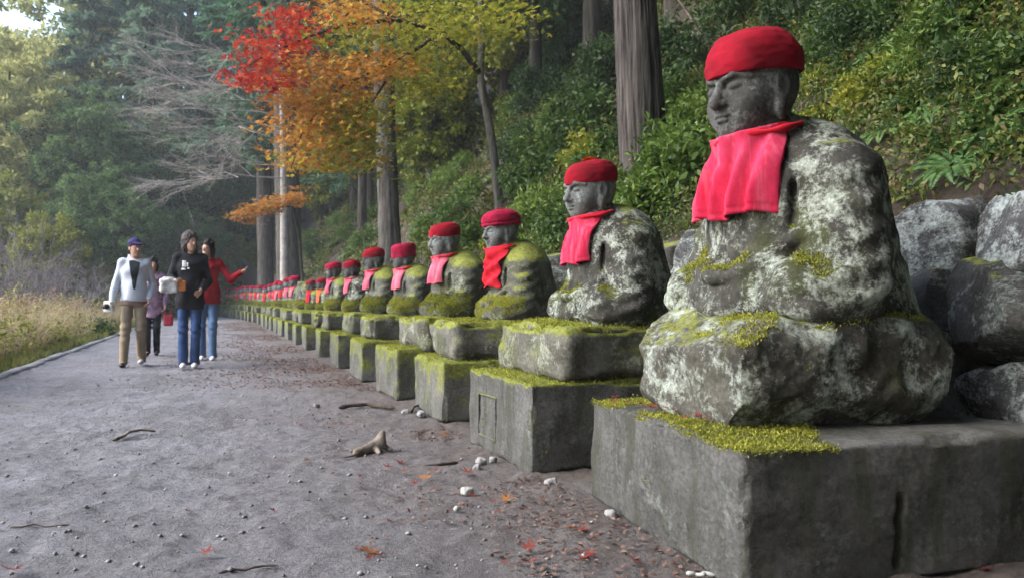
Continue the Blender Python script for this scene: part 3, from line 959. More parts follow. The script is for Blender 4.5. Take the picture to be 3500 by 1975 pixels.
spec = [
 # x, y, top of hat, scale, cap, bib, body, head, pedestal (hw, hd, hb), labels
 (2.15, 4.08, .83, ('dome', 'cap_red'), ('narrow', 'bib_pink'), 'statue', 'head_pale', (.49, .58, .46, .30), True, True,
  'second statue from the camera, red cap topped with an orange tuft and narrow pink bib', 'grey pedestal with a carved panel on its front, under the second statue'),
 (2.20, 5.75, .76, ('crochet', 'cap_crimson'), ('scarf', 'bib_red'), 'statue_mossy', 'head_pale', (.46, .58, .44, .29), True, True,
  'third statue from the camera, crimson crocheted cap and crumpled red scarf', 'mossy pedestal under the third statue in the crumpled red scarf'),
 (2.12, 7.10, .79, ('dome', 'cap_red'), ('narrow', 'bib_rose'), 'statue_mossy', 'head_pale', (.40, .55, .45, .27), False, False,
  'fourth statue from the camera, plain red cap, mossy lap and pale pink bib', 'moss covered pedestal under the fourth statue, green front and top'),
 (2.10, 8.75, .73, ('tall', 'cap_crimson'), ('short', 'bib_rose'), 'statue_mossy', 'head', (.44, .52, .44, .27), False, False,
  'fifth statue from the camera, tall red cap pulled down over the eyes', 'moss topped grey pedestal under the fifth statue with the pulled down cap'),
 (2.10, 10.5, .78, ('dome', 'cap_red'), ('narrow', 'bib_rose'), 'statue_mossy', 'head', (.44, .52, .44, .27), False, True,
  'sixth statue from the camera, rounded red cap with an orange tuft', 'mossy pedestal under the sixth statue from the camera'),
 (2.10, 12.35, .73, ('dome', 'cap_dark'), ('short', 'bib_rose'), 'statue', 'head', (.42, .5, .42, .27), False, True,
  'seventh statue from the camera, dark red cap and dark back', 'mossy pedestal under the seventh statue in the dark red cap'),
 (2.09, 14.3, .78, ('dome', 'cap_crimson'), ('narrow', 'bib_rose'), 'statue_mossy', 'head', (.42, .5, .42, .27), False, False,
  'eighth statue from the camera, crimson cap above a pink bib', 'mossy pedestal under the eighth statue from the camera'),
 (2.09, 16.1, .60, ('dome', 'cap_red'), ('long', 'bib_orange'), 'statue_mossy', 'head', (.42, .5, .40, .26), False, False,
  'small low statue with an orange bib just beyond the eighth statue', 'mossy pedestal under the small statue with the orange bib'),
 (2.08, 17.9, .60, ('dome', 'cap_dark'), ('long', 'bib_red'), 'statue_mossy', 'head', (.42, .5, .40, .26), False, False,
  'small low statue with a long red bib, between the orange bibbed and the headless statue', 'mossy pedestal under the small statue with the long red bib'),
 (2.08, 19.8, .82, None, None, 'statue_mossy', None, (.42, .5, .40, .26), False, False,
  'headless statue without cap or bib, green moss on its shoulders', 'mossy pedestal under the headless statue'),
 (2.10, 21.7, .78, ('dome', 'cap_crimson'), ('narrow', 'bib_rose'), 'statue_mossy', 'head', (.42, .5, .40, .26), False, False,
  'statue with crimson cap in front of the broad cedar trunk, right one of the pair', 'mossy pedestal just beyond that of the headless statue'),
 (2.10, 23.6, .78, ('dome', 'cap_red'), ('wide', 'bib_rose'), 'statue_mossy', 'head_pale', (.42, .5, .40, .26), False, False,
  'statue with red cap in front of the broad cedar trunk, left one of the pair', 'mossy pedestal in front of the broad cedar trunk, second beyond the headless statue'),
]
for i, (x, y, s, cap, bib, body, head, ped, near, pom, lab, plab) in enumerate(spec):
    hw, hd, hb, hu = ped
    rot = R(random.uniform(-3, 3))
    pt = pedestal(x - .10, y, hw, hd, hb, hu, plab, mat='block' if i == 0 else 'block_mossy', rot=rot, dm='drum_mossy', i=i + 1)
    statue(x, y, hb + hu - .035, s, lab, cap, bib, body, head, rot + R(random.uniform(-3, 3)), R(random.uniform(5, 15)), near, pom=pom, headless=head is None)
    if i == 0:
        # carved panel on the front, and a worn inscription on the side
        fr = Parts()
        pw, ph = .145, .12
        for (cx, cz, hx_, hz_) in ((0, ph, pw, .008), (0, -ph, pw, .008), (-pw, 0, .008, ph + .008), (pw, 0, .008, ph + .008)):
            Vb, Fb = rough_block(hx_ * (.7 if hx_ < .02 else 1), .007, hz_ * (.7 if hz_ < .02 else 1), 10, .003, .003, 3.3, 20)
            fr.add(Vb + np.array([cx, 0, cz]), Fb)
        o = link('carved_panel', fr.mesh('carved_panel', M['block']), pt); o.location = (.16, .578, .20)
far_capk = ['dome', 'beret', 'dome', 'crochet']
y = 25.3
i = 0
while y < 48:
    x = float(row_x(y)) + random.uniform(-.05, .05)
    hb, hu = random.uniform(.36, .42), .26
    pedestal(x - .1, y, .42, .48, hb, hu, 'mossy pedestal at the far end of the row, beyond the broad cedar trunk', group='pedestals at the far end of the row', i=i)
    statue(x, y, hb + hu - .035, random.uniform(.70, .80), 'small red capped statue at the far end of the row, beyond the broad cedar trunk',
           (far_capk[i % 4], ['cap_red', 'cap_crimson', 'cap_dark'][i % 3]), (['wide', 'long', 'narrow'][i % 3], ['bib_red', 'bib_rose', 'bib_red', 'bib_pink'][i % 4]),
           'statue_mossy', 'head_pale', R(random.uniform(-6, 6)), 0, group='statues at the far end of the row')
    y += random.uniform(1.5, 1.75); i += 1

# ------------------------------------------------------------------ haze
hz, nt, b = new_mat('damp_air')
nt.nodes.remove(b)
pv = nd(nt, 'ShaderNodeVolumePrincipled'); pv.inputs['Color'].default_value = (.86, .92, .95, 1); pv.inputs['Density'].default_value = .0014; pv.inputs['Anisotropy'].default_value = .2
nt.links.new(pv.outputs[0], nt.nodes['Material Output'].inputs['Volume'])
hb_ = link('haze', mesh_np('haze', [(x, y, z) for x in (-60, 50) for y in (-25, 115) for z in (-6, 62)], [(0, 1, 3, 2), (4, 6, 7, 5), (0, 4, 5, 1), (2, 3, 7, 6), (0, 2, 6, 4), (1, 5, 7, 3)], hz, False))
tag(hb_, 'thin damp haze in the air between the trees', 'haze', kind='stuff')

# ------------------------------------------------------------------ trees: builders
def trunk_mesh(P, rad, mat, ns=14):
    P = np.asarray(P, float)
    t = np.linspace(0, len(P) - 1, max(12, len(P) * 8))
    Q = np.stack([np.interp(t, np.arange(len(P)), P[:, k]) for k in range(3)], -1)
    r = np.interp(t, np.arange(len(P)), rad)
    V, F = tube(Q, r, ns)
    V = V + .05 * np.mean(rad) * fbm(V, 3, 3)[:, None]
    return mesh_np('trunk', V, F, mat)

def conifer_crown(seed, H=20, z0=2.5, rmax=3.2, nb=190, per=120, L=.42, W=.14, mat='needle'):
    g = np.random.default_rng(seed)
    Ps, Ds, Ns = [], [], []
    for b in range(nb):
        t = g.random() ** .85
        z = z0 + (H - z0) * t
        ln = rmax * (1 - t) ** .75 * g.uniform(.55, 1.1) + .3
        a = g.uniform(0, 2 * PI)
        s = g.random(per) ** .7
        droop = g.uniform(.15, .45)
        px = s * ln
        base = np.stack([np.cos(a) * px, np.sin(a) * px, z + .25 * px - droop * px ** 2 / max(ln, .5)], -1)
        lat = g.normal(size=(per, 3)) * np.array([.30, .30, .07]) * (0.4 + ln * .20) * (1.15 - .6 * s[:, None])
        Ps.append(base + lat)
        d = np.stack([np.full(per, np.cos(a)), np.full(per, np.sin(a)), np.full(per, -.35)], -1) + g.normal(size=(per, 3)) * .55
        Ds.append(d); Ns.append(g.normal(size=(per, 3)) * .5 + np.array([0, 0, 1.0]))
    P = np.concatenate(Ps)
    V, F = leaf_quads(P, np.concatenate(Ds), np.concatenate(Ns), g.uniform(.6, 1.3, len(P)) * L, W)
    return mesh_np('crown', V, F, M[mat])

def clump_leaves(g, centres, spread, per, L, W, up=.4, flat=.7):
    """Leaves gathered round clump centres."""
    n = len(centres)
    C = np.repeat(np.asarray(centres, float), per, 0)
    sp = np.repeat(np.broadcast_to(np.asarray(spread, float), (n,)), per)[:, None]
    d = g.normal(size=(n * per, 3)); d /= np.linalg.norm(d, axis=1, keepdims=True)
    r = g.random((n * per, 1)) ** .5
    P = C + d * r * sp * np.array([1, 1, flat])
    D = d * .8 + g.normal(size=P.shape) * .6 + np.array([0, 0, -.15])
    N = g.normal(size=P.shape) * .6 + np.array([0, 0, up]) + d * .5
    return leaf_quads(P, D, N, g.uniform(.6, 1.3, len(P)) * L, g.uniform(.7, 1.2, len(P)) * W)

def broad_crown(seed, H=14, z0=3, rmax=4, ncl=170, per=130, L=.25, W=.15, mat='leaf_dark', spread=.55):
    g = np.random.default_rng(seed)
    d = g.normal(size=(ncl, 3)); d /= np.linalg.norm(d, axis=1, keepdims=True)
    r = g.uniform(.45, 1.0, (ncl, 1))
    C = d * r * np.array([rmax, rmax, (H - z0) / 2]) * g.uniform(.8, 1.1, (ncl, 1)) + np.array([0, 0, (H + z0) / 2])
    V, F = clump_leaves(g, C, g.uniform(.5, 1.1, ncl) * spread, per, L, W)
    return mesh_np('crown', V, F, M[mat])

def limb_set(seed, base, n, H, r0, spread, droop=0.0):
    g = np.random.default_rng(seed); pt = Parts()
    for _ in range(n):
        z = g.uniform(.35, .95) * H; a = g.uniform(0, 2 * PI); ln = spread * g.uniform(.5, 1)
        t = np.linspace(0, 1, 6)
        P = np.stack([np.cos(a) * ln * t, np.sin(a) * ln * t, z + ln * .5 * t - droop * t * t], -1) + g.normal(size=(6, 3)) * .05 * t[:, None]
        pt.add(*tube(P, np.linspace(r0, r0 * .2, 6), 5))
    return pt

TREES = {}
def make_tree(kind):
    if kind in TREES: return TREES[kind]
    if kind.startswith('conifer'):
        s = int(kind[-1])
        H = [22, 25, 19, 23][s]
        cr = conifer_crown(100 + s, H, [1.5, 3, 1.2, 5][s], [3.4, 3.8, 3.2, 3.6][s], 150, 105, mat=['needle', 'needle', 'needle_blue', 'needle_blue'][s])
        tr = trunk_mesh([(0, 0, -1.0), (0, 0, H * .5), (0, 0, H * .97)], [.36, .22, .03], M['bark_dark'], 9)
    elif kind.startswith('broad'):
        s = int(kind[-1])
        H = [12, 15, 9, 13][s]
        cr = broad_crown(200 + s, H, [2.0, 4, 1.0, 3][s], [3.6, 4.2, 3.0, 3.6][s], 230, 85, mat=['leaf_wood_dark', 'leaf_wood', 'leaf_yellow', 'leaf_pale'][s])
        pt = limb_set(220 + s, 0, 9, H * .8, .10, 3.0)
        tr = trunk_mesh([(0, 0, -1.5), (.15, .1, H * .4), (0, .1, H * .85)], [.26, .18, .04], M['bark_dark'], 9)
        TREES[kind] = (cr, tr, pt.mesh('limbs', M['bark_dark'])); return TREES[kind]
    TREES[kind] = (cr, tr, None)
    return TREES[kind]

def tree(name, kind, x, y, z, s, label, group, rz=None, sz=None):
    cr, tr, lb = make_tree(kind)
    t = empty(name, (x, y, z), random.uniform(0, 6.28) if rz is None else rz, s)
    if sz: t.scale = (s, s, sz)
    tag(t, label, 'tree', group)
    link('trunk', tr, t)
    if lb is not None: link('limbs', lb, t)
    link('crown', cr, t)
    return t

# far wood closing the view beyond the path
LAB = {'conifer0': 'tall dark green conifer in the wood beyond the end of the path', 'conifer1': 'very tall dark conifer in the wood beyond the end of the path',
       'conifer2': 'bluish green conifer in the wood beyond the end of the path', 'conifer3': 'tall bluish conifer with a bare lower trunk beyond the path',
       'broad0': 'dark green bushy tree in the wood beyond the end of the path', 'broad1': 'mid green spreading tree in the wood beyond the path',
       'broad2': 'low yellow green tree beside the dry grass', 'broad3': 'pale yellow autumn tree behind the conifers at upper left'}
g = np.random.default_rng(11)
wood = [('conifer0', -1.5, 52, 1.35), ('conifer1', 1.5, 56, 1.3), ('conifer2', -4.2, 55, 1.4), ('conifer3', 4.0, 60, 1.4), ('conifer0', -2.8, 62, 1.5),
        ('conifer2', -7.0, 52, 1.15), ('conifer1', .2, 66, 1.45), ('conifer2', -10.6, 60, .95), ('broad1', 3.2, 50, .8), ('conifer3', -6.2, 66, 1.5), ('conifer2', -8.2, 66, 1.35),
        ('conifer2', -3.4, 48, 1.1),
        ('broad1', -3.2, 46, .75), ('broad1', -.6, 50, .65), ('broad1', -.9, 44, .40), ('broad2', .3, 48, .5), ('broad1', -2.8, 42, .40), ('broad2', 1.6, 49.5, .55), ('broad3', -4.6, 43, .45), ('broad1', -6.0, 44, .80), ('broad3', -8.2, 47, .6), ('broad1', 1.8, 52, .7), ('broad3', -9.9, 46, 1.15),
        ('broad3', -8.3, 56, 1.7), ('broad2', -6.6, 38, .55), ('broad1', -5.2, 40, .50), ('broad2', -9.5, 42, .8), ('broad3', -13.2, 64, 1.5),
        ('conifer1', 5.5, 53, 1.3), ('conifer0', 7.0, 62, 1.35), ('broad2', 5.6, 44, .7), ('broad1', -3.6, 39, .42), ('broad2', -1.9, 45, .45)]
def proj(x, y, z):
    d = x * math.sin(R(YAW)) + y * math.cos(R(YAW)); l = x * math.cos(R(YAW)) - y * math.sin(R(YAW))
    return 1288 + 1950 * l / d, 755 - 1950 * (z - CAM_H) / d
WLM = [(60, 'the leafless shrubs'), (170, 'the dry grass'), (345, 'the man in white'), (480, 'the woman in black'), (540, 'the person in red'), (700, 'the broad cedar trunk'), (870, 'the orange maple leaves'), (980, 'the slender grey trunk')]
USED = {}
def unique(lab):
    """first, second ... of a kind at one landmark are told apart by how far back they stand"""
    n = USED.get(lab, 0); USED[lab] = n + 1
    return lab + ('', ', farther off', ', still farther', ', farthest')[min(n, 3)]
KIND = {'conifer0': 'tall dark green conifer', 'conifer1': 'very tall slender dark conifer', 'conifer2': 'bluish green conifer', 'conifer3': 'tall bluish conifer',
        'broad0': 'dark green bushy tree', 'broad1': 'mid green spreading tree', 'broad2': 'yellow green leafy tree', 'broad3': 'pale yellow autumn tree'}
for k, x, yv, s in sorted(wood, key=lambda q: q[2]):
    px = proj(x, yv, 3)[0]
    lm = min(WLM, key=lambda q: abs(q[0] - px))[1]
    tree('conifer' if k.startswith('conifer') else 'broadleaf_tree', k, x, yv, -.2 if x < 2 else float(hill_z(np.array(x), np.array(yv))) - .4, s, unique(KIND[k] + ' beyond the path, behind ' + lm), 'trees of the wood beyond the path')

# trees on the hillside, and unseen ones added behind the camera to block sky light
HLM = WLM[-3:] + [(1240, 'the leaning maple trunk'), (1480, 'the second statue'), (1640, 'the furrowed cedar trunk'), (1900, 'the largest statue'), (2400, 'the right edge stones')]
hillt = [('broad0', 8.0, 9, 0.8), ('broad1', 9.5, 14, .85), ('broad0', 7.5, 18, .75), ('broad1', 6.6, 25, .75), ('broad2', 8.2, 22, .8), ('conifer1', 9.0, 29, .9), ('broad1', 5.8, 31, .7),
         ('conifer0', 6.4, 38, .85), ('broad1', 11.0, 20, .9), ('broad0', 12.5, 11, .9), ('conifer1', 13, 27, 1.0), ('broad2', 5.6, 20.5, .5), ('broad0', 10.5, 5.5, .8), ('broad1', 9.0, 1.0, .85),
         ('broad0', 6.2, 4.2, .62), ('broad0', 5.4, 1.0, .62), ('broad0', 5.0, 2.6, .6), ('broad0', 4.4, .2, .6), ('broad0', 6.8, -1.2, .8), ('broad0', 5.2, -1.6, 1.5), ('broad0', 5.8, 2.8, 1.5), ('broad0', 6.8, 7.2, 1.4), ('broad1', 7.6, 11.5, 1.4), ('broad0', 3.6, -4.0, 1.4)]  # near and tall trees here are added, crowns out of view, for shade
for k, x, yv, s in sorted(hillt, key=lambda q: q[1]):
    px = proj(x, yv, 3)[0] if yv > 2 else 2400
    lm = min(HLM, key=lambda q: abs(q[0] - px))[1]
    tree('conifer' if k.startswith('conifer') else 'broadleaf_tree', k, x, yv, float(hill_z(np.array(x), np.array(yv))) - .3, s, unique(KIND[k] + ' on the slope above ' + lm), 'trees on the slope above the statues')
back = [('broad0', 7.5, -3.5, .9), ('conifer1', 5.5, -6.0, .9), ('broad1', 4.6, -10, .9), ('conifer0', 8.5, -9, .9), ('broad0', 4.4, -2.4, .62),
        ('conifer0', 1.6, -7.5, 1.0), ('broad0', -1.2, -9, 1.0), ('conifer1', -3.5, -10, 1.0), ('broad1', 2.6, -4.8, .75), ('broad0', .2, -6.5, .8), ('broad0', -3.2, -7.2, .8), ('conifer0', -5.5, -9, 1.0), ('broad1', -6.5, -7, .9),
        ('broad0', 3.4, -8, 1.0), ('broad0', -4.6, -3.6, .8), ('broad1', -7.5, -2.6, .9), ('conifer0', -6.2, -5.2, .9), ('broad0', 1.0, -4.4, .7), ('broad0', -1.6, -5.0, .75), ('conifer1', -.2, -8.6, 1.0), ('conifer0', 3.2, -6.2, .9), ('broad0', -9.5, -5.5, 1.0), ('conifer0', -9, -9, 1.0), ('broad0', -1.0, -13, 1.2), ('broad0', -5, -14, 1.2), ('broad1', 3, -14, 1.2)]
for k, x, yv, s in back:
    tree('conifer' if k.startswith('conifer') else 'broadleaf_tree', k, x, yv, float(hill_z(np.array(x), np.array(yv))) - .3 if x > 3.2 else 0, s, 'unseen tree added behind the viewpoint to block sky light', 'unseen trees added behind the viewpoint')

# the named trunks
def ray(px, py, depth):
    t = (px - 1288) / 1950 * depth
    return np.array([depth * math.sin(R(YAW)) + t * math.cos(R(YAW)), depth * math.cos(R(YAW)) - t * math.sin(R(YAW)), CAM_H + (755 - py) / 1950 * depth])

def cedar_trunk(pts, rads, ridge=.022, ns=150, nz=220, fr=20):
    pts = np.asarray(pts, float)
    t = np.linspace(0, 1, nz); k = np.linspace(0, 1, len(pts))
    C = np.stack([np.interp(t, k, pts[:, j]) for j in range(3)], -1)
    r = np.interp(t, k, rads)
    a = np.linspace(0, 2 * PI, ns, endpoint=False)
    A, I = np.meshgrid(a, np.arange(nz), indexing='ij')
    z = C[I, 2]
    n = fbm(np.stack([np.cos(A) * fr / 6, np.sin(A) * fr / 6, z * .55], -1), 2.0, 4)
    rd = 1 - np.abs(n) * 2.2
    rr = r[I] + ridge * rd + .03 * fbm(np.stack([np.cos(A), np.sin(A), z * .5], -1), 1.2, 2)
    V = C[I] + np.stack([np.cos(A) * rr, np.sin(A) * rr, np.zeros_like(rr)], -1)
    return mesh_np('trunk', V.reshape(-1, 3), grid_faces(ns, nz, wrap=True), M['cedar'])

def big_tree(name, label, base, top, rads, crown_kind=None, crown_s=1.0, ridge=.022, mat=None, ns=150, nz=220, crown_z=7.0):
    base = np.array(base); top = np.array(top)
    t = empty(name, tuple(base)); tag(t, label, 'tree')
    pts = np.linspace(0, 1, 5)[:, None] * (top - base)
    o = link('trunk', cedar_trunk(pts, rads, ridge, ns, nz), t)
    if mat: set_mat(o, M[mat])
    if crown_kind:
        cr = make_tree(crown_kind)[0]
        c = link('crown', cr, t); c.scale = (crown_s,) * 3
        d = (top - base); d = d / d[2]
        c.location = tuple(d * crown_z)
    return t, top - base

def lean(b, px_top, py_top, depth, H):
    """top point of a trunk seen to pass through a given sight line"""
    q = ray(px_top, py_top, depth); d = (q - b); d = d / d[2]
    return b + d * H
b = ray(1624, 420, 8.0); b[2] = float(hill_z(np.array(b[0]), np.array(b[1]))) - .25
big_tree('cedar_tree', 'thick cedar trunk with furrowed grey bark rising behind the second statue', b, lean(b, 1600, 0, 8.0, 16), [.24, .18, .155, .12, .05], 'conifer3', .9, .018, crown_z=2.5)
b = ray(986, 600, 17.0); b[2] = min(b[2], float(hill_z(np.array(b[0]), np.array(b[1])))) - .6
big_tree('cedar_tree', 'slender grey trunk standing straight behind the sixth statue', b, lean(b, 963, 150, 17.2, 14), [.25, .21, .20, .17, .06], 'broad1', .8, .012, 'bark', 48, 90, crown_z=4.0)
b = ray(732, 720, 30.0); b[2] = min(b[2], float(hill_z(np.array(b[0]), np.array(b[1])))) - .6
big_tree('cedar_tree', 'broad cedar trunk behind the far red capped statues', b, lean(b, 715, 300, 30, 22), [.50, .43, .38, .30, .06], 'conifer1', 1.0, .02, 'bark', 60, 110, crown_z=7)
b = ray(672, 735, 34.0); b[2] = min(b[2], 0) - .6
big_tree('cedar_tree', 'narrower brown cedar trunk just left of the broad cedar trunk', b, lean(b, 664, 500, 34, 20), [.36, .32, .28, .2, .05], 'conifer0', .9, .015, 'cedar', 48, 90, crown_z=6)
for px, py, dp, r in ((1490, 150, 17, .22), (1400, 120, 21, .2), (1085, 330, 24, .2), (1590, 60, 20, .25), (910, 420, 26, .16)):
    q = ray(px, py, dp); q[2] = float(hill_z(np.array(q[0]), np.array(q[1]))) - .3
    big_tree('hillside_tree', {1490: 'dark trunk in the shade left of the furrowed cedar', 1400: 'dim trunk high on the slope above the third statue', 1085: 'dim trunk on the slope just right of the slender grey trunk',
             1590: 'dark trunk high on the slope, partly behind the furrowed cedar', 910: 'thin brown trunk behind the orange maple leaves'}[px], q, q + np.array([.1, 0, 12]), [r, r * .85, r * .7, r * .5, .05], 'broad0', .75, .012, 'bark_dark', 32, 60, crown_z=3)

# ------------------------------------------------------------------ maple
def maple_leaves(g, clumps, per, L=.075):
    C = np.repeat(clumps[:, :3], per, 0); s = np.repeat(clumps[:, 3], per)[:, None]
    n = len(C)
    P = C + g.normal(size=(n, 3)) * s * np.array([.95, .95, .17])
    N = np.array([0, 0, 1.0]) + g.normal(size=(n, 3)) * .45
    N /= np.linalg.norm(N, axis=1, keepdims=True)
    a = g.normal(size=(n, 3)); D = a - (a * N).sum(1, keepdims=True) * N
    D /= np.linalg.norm(D, axis=1, keepdims=True)
    S = np.cross(D, N)
    Ls = g.uniform(.7, 1.25, n) * L
    Vs, Fs, off = [], [], 0
    for an, k in ((0, 1.0), (50, .85), (-50, .85)):
        d = D * math.cos(R(an)) + S * math.sin(R(an))
        V, F = leaf_quads(P, d, N, Ls * k, Ls * .36, .05)
        Vs.append(V); Fs.append(F + off); off += len(V)
    # one island per leaf: share the base vertex index
    F = np.concatenate(Fs); V = np.concatenate(Vs)
    for q in (1, 2):
        F[q * n:(q + 1) * n, 0] = F[:n, 0]
    return V, F

mb = ray(1262, 520, 11.6)
mt = empty('maple_tree', tuple(mb))
tag(mt, 'thin leaning maple with red, orange and yellow leaves spreading over the path', 'tree')
kn = [(1262, 520, 11.6), (1240, 370, 11.7), (1222, 270, 11.8), (1208, 190, 11.8), (1212, 90, 11.9), (1206, -60, 12), (1190, -260, 12.1)]
P = np.array([ray(*q) for q in kn]) - mb
P[0, 2] -= .3
link('trunk', trunk_mesh(P, [.07, .062, .058, .055, .05, .04, .025], M['bark_pale'], 10), mt)
g = np.random.default_rng(21)
def limb(pts, r0, r1, name='limb'):
    Q = np.array([ray(*q) for q in pts]) - mb
    t = np.linspace(0, len(Q) - 1, 26)
    Q = np.stack([np.interp(t, np.arange(len(Q)), Q[:, k]) for k in range(3)], -1)
    Q += .03 * np.stack([fbm(Q + k * 9, 2.0, 2) for k in range(3)], -1)
    link(name, mesh_np(name, *tube(Q, np.linspace(r0, r1, 26), 7), M['bark_dark']), mt)
limb([(1208, 190, 11.8), (1160, 120, 11.6), (1110, 80, 11.4), (1000, 45, 11.2), (860, 60, 11.0), (700, 120, 10.8), (610, 170, 10.6)], .05, .008)
limb([(1110, 80, 11.4), (1000, 150, 11.2), (860, 210, 11.0), (760, 330, 10.9), (730, 420, 10.9)], .03, .006)
limb([(1000, 150, 11.2), (940, 250, 11.4), (880, 330, 11.5), (840, 390, 11.5)], .02, .005)
limb([(1000, 45, 11.2), (850, -20, 11.4), (720, 10, 11.4)], .025, .006)
limb([(1215, 60, 11.9), (1120, -20, 12.2), (1030, 20, 12.4)], .03, .006)
def region(quads, n, dlo, dhi, spread, g):
    out = []
    for (x0, y0, x1, y1, wgt) in quads:
        k = max(1, int(n * wgt))
        for _ in range(k):
            px, py = g.uniform(x0, x1), g.uniform(y0, y1)
            q = ray(px, py, g.uniform(dlo, dhi)) - mb
            out.append([*q, spread * g.uniform(.6, 1.3)])
    return np.array(out)
def mcrown(mat, quads, n, per, dlo=10.4, dhi=11.8, spread=.17):
    cl = region(quads, n, dlo, dhi, spread, g)
    V, F = maple_leaves(g, cl, per)
    o = link('foliage', mesh_np('foliage', V, F, M[mat]), mt)
    o['label'] = {'maple_red': 'bright red maple leaves', 'maple_orange': 'orange maple leaves', 'maple_yellow': 'yellow green maple leaves'}[mat]
mcrown('maple_red', [(690, 20, 770, 110, .22), (630, 80, 770, 170, .34), (590, 140, 720, 215, .26), (640, 190, 720, 240, .08)], 95, 22, 10.2, 12.0, .22)
mcrown('maple_orange', [(720, 190, 960, 250, .16), (710, 240, 860, 330, .30), (720, 330, 830, 420, .16), (860, 150, 1000, 200, .12), (770, 0, 960, 60, .18), (730, 400, 770, 440, .03), (740, 150, 870, 210, .12), (930, 130, 1010, 190, .08), (820, 300, 920, 420, .10)], 175, 21, 10.2, 12.2, .24)
mcrown('maple_yellow', [(830, 270, 935, 400, .22), (990, 0, 1200, 110, .28), (1000, 100, 1180, 250, .22), (870, 380, 930, 440, .04), (780, 60, 980, 130, .10), (1180, 0, 1330, 90, .12), (840, 230, 950, 420, .16), (760, 380, 850, 430, .04)], 250, 21, 10.4, 13.2, .26)
# the low orange spray hanging by the broad cedar
lt = empty('maple_sapling', tuple(ray(760, 700, 24)))
tag(lt, 'small maple with a low spray of pale orange leaves before the broad cedar trunk', 'tree')
b0 = ray(760, 700, 24)
Q = np.array([ray(*q) for q in ((762, 715, 24), (752, 600, 24), (735, 520, 23.8), (690, 520, 23.6), (600, 548, 23.4))]) - b0
link('trunk', trunk_mesh(Q, [.05, .04, .03, .02, .008], M['bark_dark'], 7), lt)
cl = np.array([[*(ray(g.uniform(598, 745), 0, g.uniform(23, 24)) - b0), .22] for _ in range(46)])
for q in cl:
    px = 1288 + 0
cl2 = []
for _ in range(46):
    px = g.uniform(600, 748); py = 548 - (px - 600) * .36 + g.normal() * 10
    cl2.append([*(ray(px, py, g.uniform(23, 24)) - b0), .20])
V, F = maple_leaves(g, np.array(cl2), 34, .10)
link('foliage', mesh_np('foliage', V, F, M['maple_orange']), lt)

# ------------------------------------------------------------------ bare trees and twiggy shrubs
def twigs(g, start, dirn, ln, r, depth, pt, spread=.5, flat=.35, mx=4, drop=-.02):
    n = 5
    d = np.array(dirn, float); d /= np.linalg.norm(d)
    t = np.linspace(0, 1, n)[:, None]
    wob = np.cumsum(g.normal(size=(n, 3)) * .05 * ln, 0)
    P = np.array(start) + d * ln * t + wob * t + np.array([0, 0, drop * ln]) * t * t
    pt.add(*tube(P, np.linspace(r, r * .55, n), 4 if depth < 3 else 5))
    if depth == 0: return
    for _ in range(g.integers(3, mx + 1)):
        k = g.uniform(.25, 1.0)
        q = P[0] + (P[-1] - P[0]) * k
        nd_ = d + g.normal(size=3) * spread * np.array([1, 1, flat])
        twigs(g, q, nd_, ln * g.uniform(.45, .75), r * .55, depth - 1, pt, spread, flat, mx, drop)

def bare(name, label, cat, loc, seeds, ln, r, depth, dirs, mat, spread=.5, flat=.35, group=None, mx=4):
    t = empty(name, loc); tag(t, label, cat, group)
    pt = Parts(); g = np.random.default_rng(seeds)
    for (st, dr, k) in dirs:
        twigs(g, st, dr, ln * k, r, depth, pt, spread, flat, mx)
    link('branches', pt.mesh('branches', M[mat]), t)
    return t

bb = ray(716, 700, 28.0)
dirs = [((0, 0, 0), (.0, 0, 1), 1.3)]
for k in range(10):
    zz = 3.6 + k * .45
    dirs.append(((-.15, -.1, zz), (-1.0, -.15 + .3 * random.uniform(-1, 1), .12 * random.uniform(-.5, 1.2)), 1.0 + .2 * random.random()))
t_ = bare('bare_tree', 'bare tree with pale horizontal twigs reaching left over the path end', 'tree', tuple(bb), 5, 2.5, .028, 4, dirs[1:], 'twig', .50, .5, None, 5)
link('trunk', trunk_mesh([(0, 0, -.5), (-.05, 0, 4), (-.2, 0, 8.5)], [.16, .12, .04], M['twig'], 8), t_)
for i, (px, py, dp, s) in enumerate(((40, 780, 19, 1.5), (130, 770, 21, 1.7), (205, 770, 23, 1.6), (80, 770, 26, 2.0), (10, 770, 24, 2.1), (265, 768, 27, 1.2), (160, 768, 29, 1.8))):
    q = ray(px, py, dp); q[2] = -.1
    dirs = [((0, 0, 0), (random.uniform(-.5, .5), random.uniform(-.5, .5), 1), random.uniform(.7, 1.1)) for _ in range(6)]
    bare('twiggy_shrub', 'leafless grey twiggy shrub behind the dry grass, ' + ('second from the left edge', 'fourth from the left edge', 'fifth from the left edge', 'third from the left edge', 'cut by the left edge', 'nearest the man in white', 'tall one behind the fourth')[i], 'shrub', tuple(q), 60 + i, s, .022, 3, dirs, 'twig_grey', .5, .6, 'leafless shrubs behind the dry grass')

# ------------------------------------------------------------------ shrubs, ferns and ground cover on the slope
def shrub_mesh(seed, rad=.55, ncl=26, per=60, L=.075, W=.035, mat='leaf_green', h=.8):
    g = np.random.default_rng(seed)
    d = g.normal(size=(ncl, 3)); d[:, 2] = np.abs(d[:, 2]); d /= np.linalg.norm(d, axis=1, keepdims=True)
    C = d * g.uniform(.4, 1.0, (ncl, 1)) * np.array([rad, rad, h])
    V, F = clump_leaves(g, C, rad * .38, per, L, W, .5, .7)
    return mesh_np('crown', V, F, M[mat])

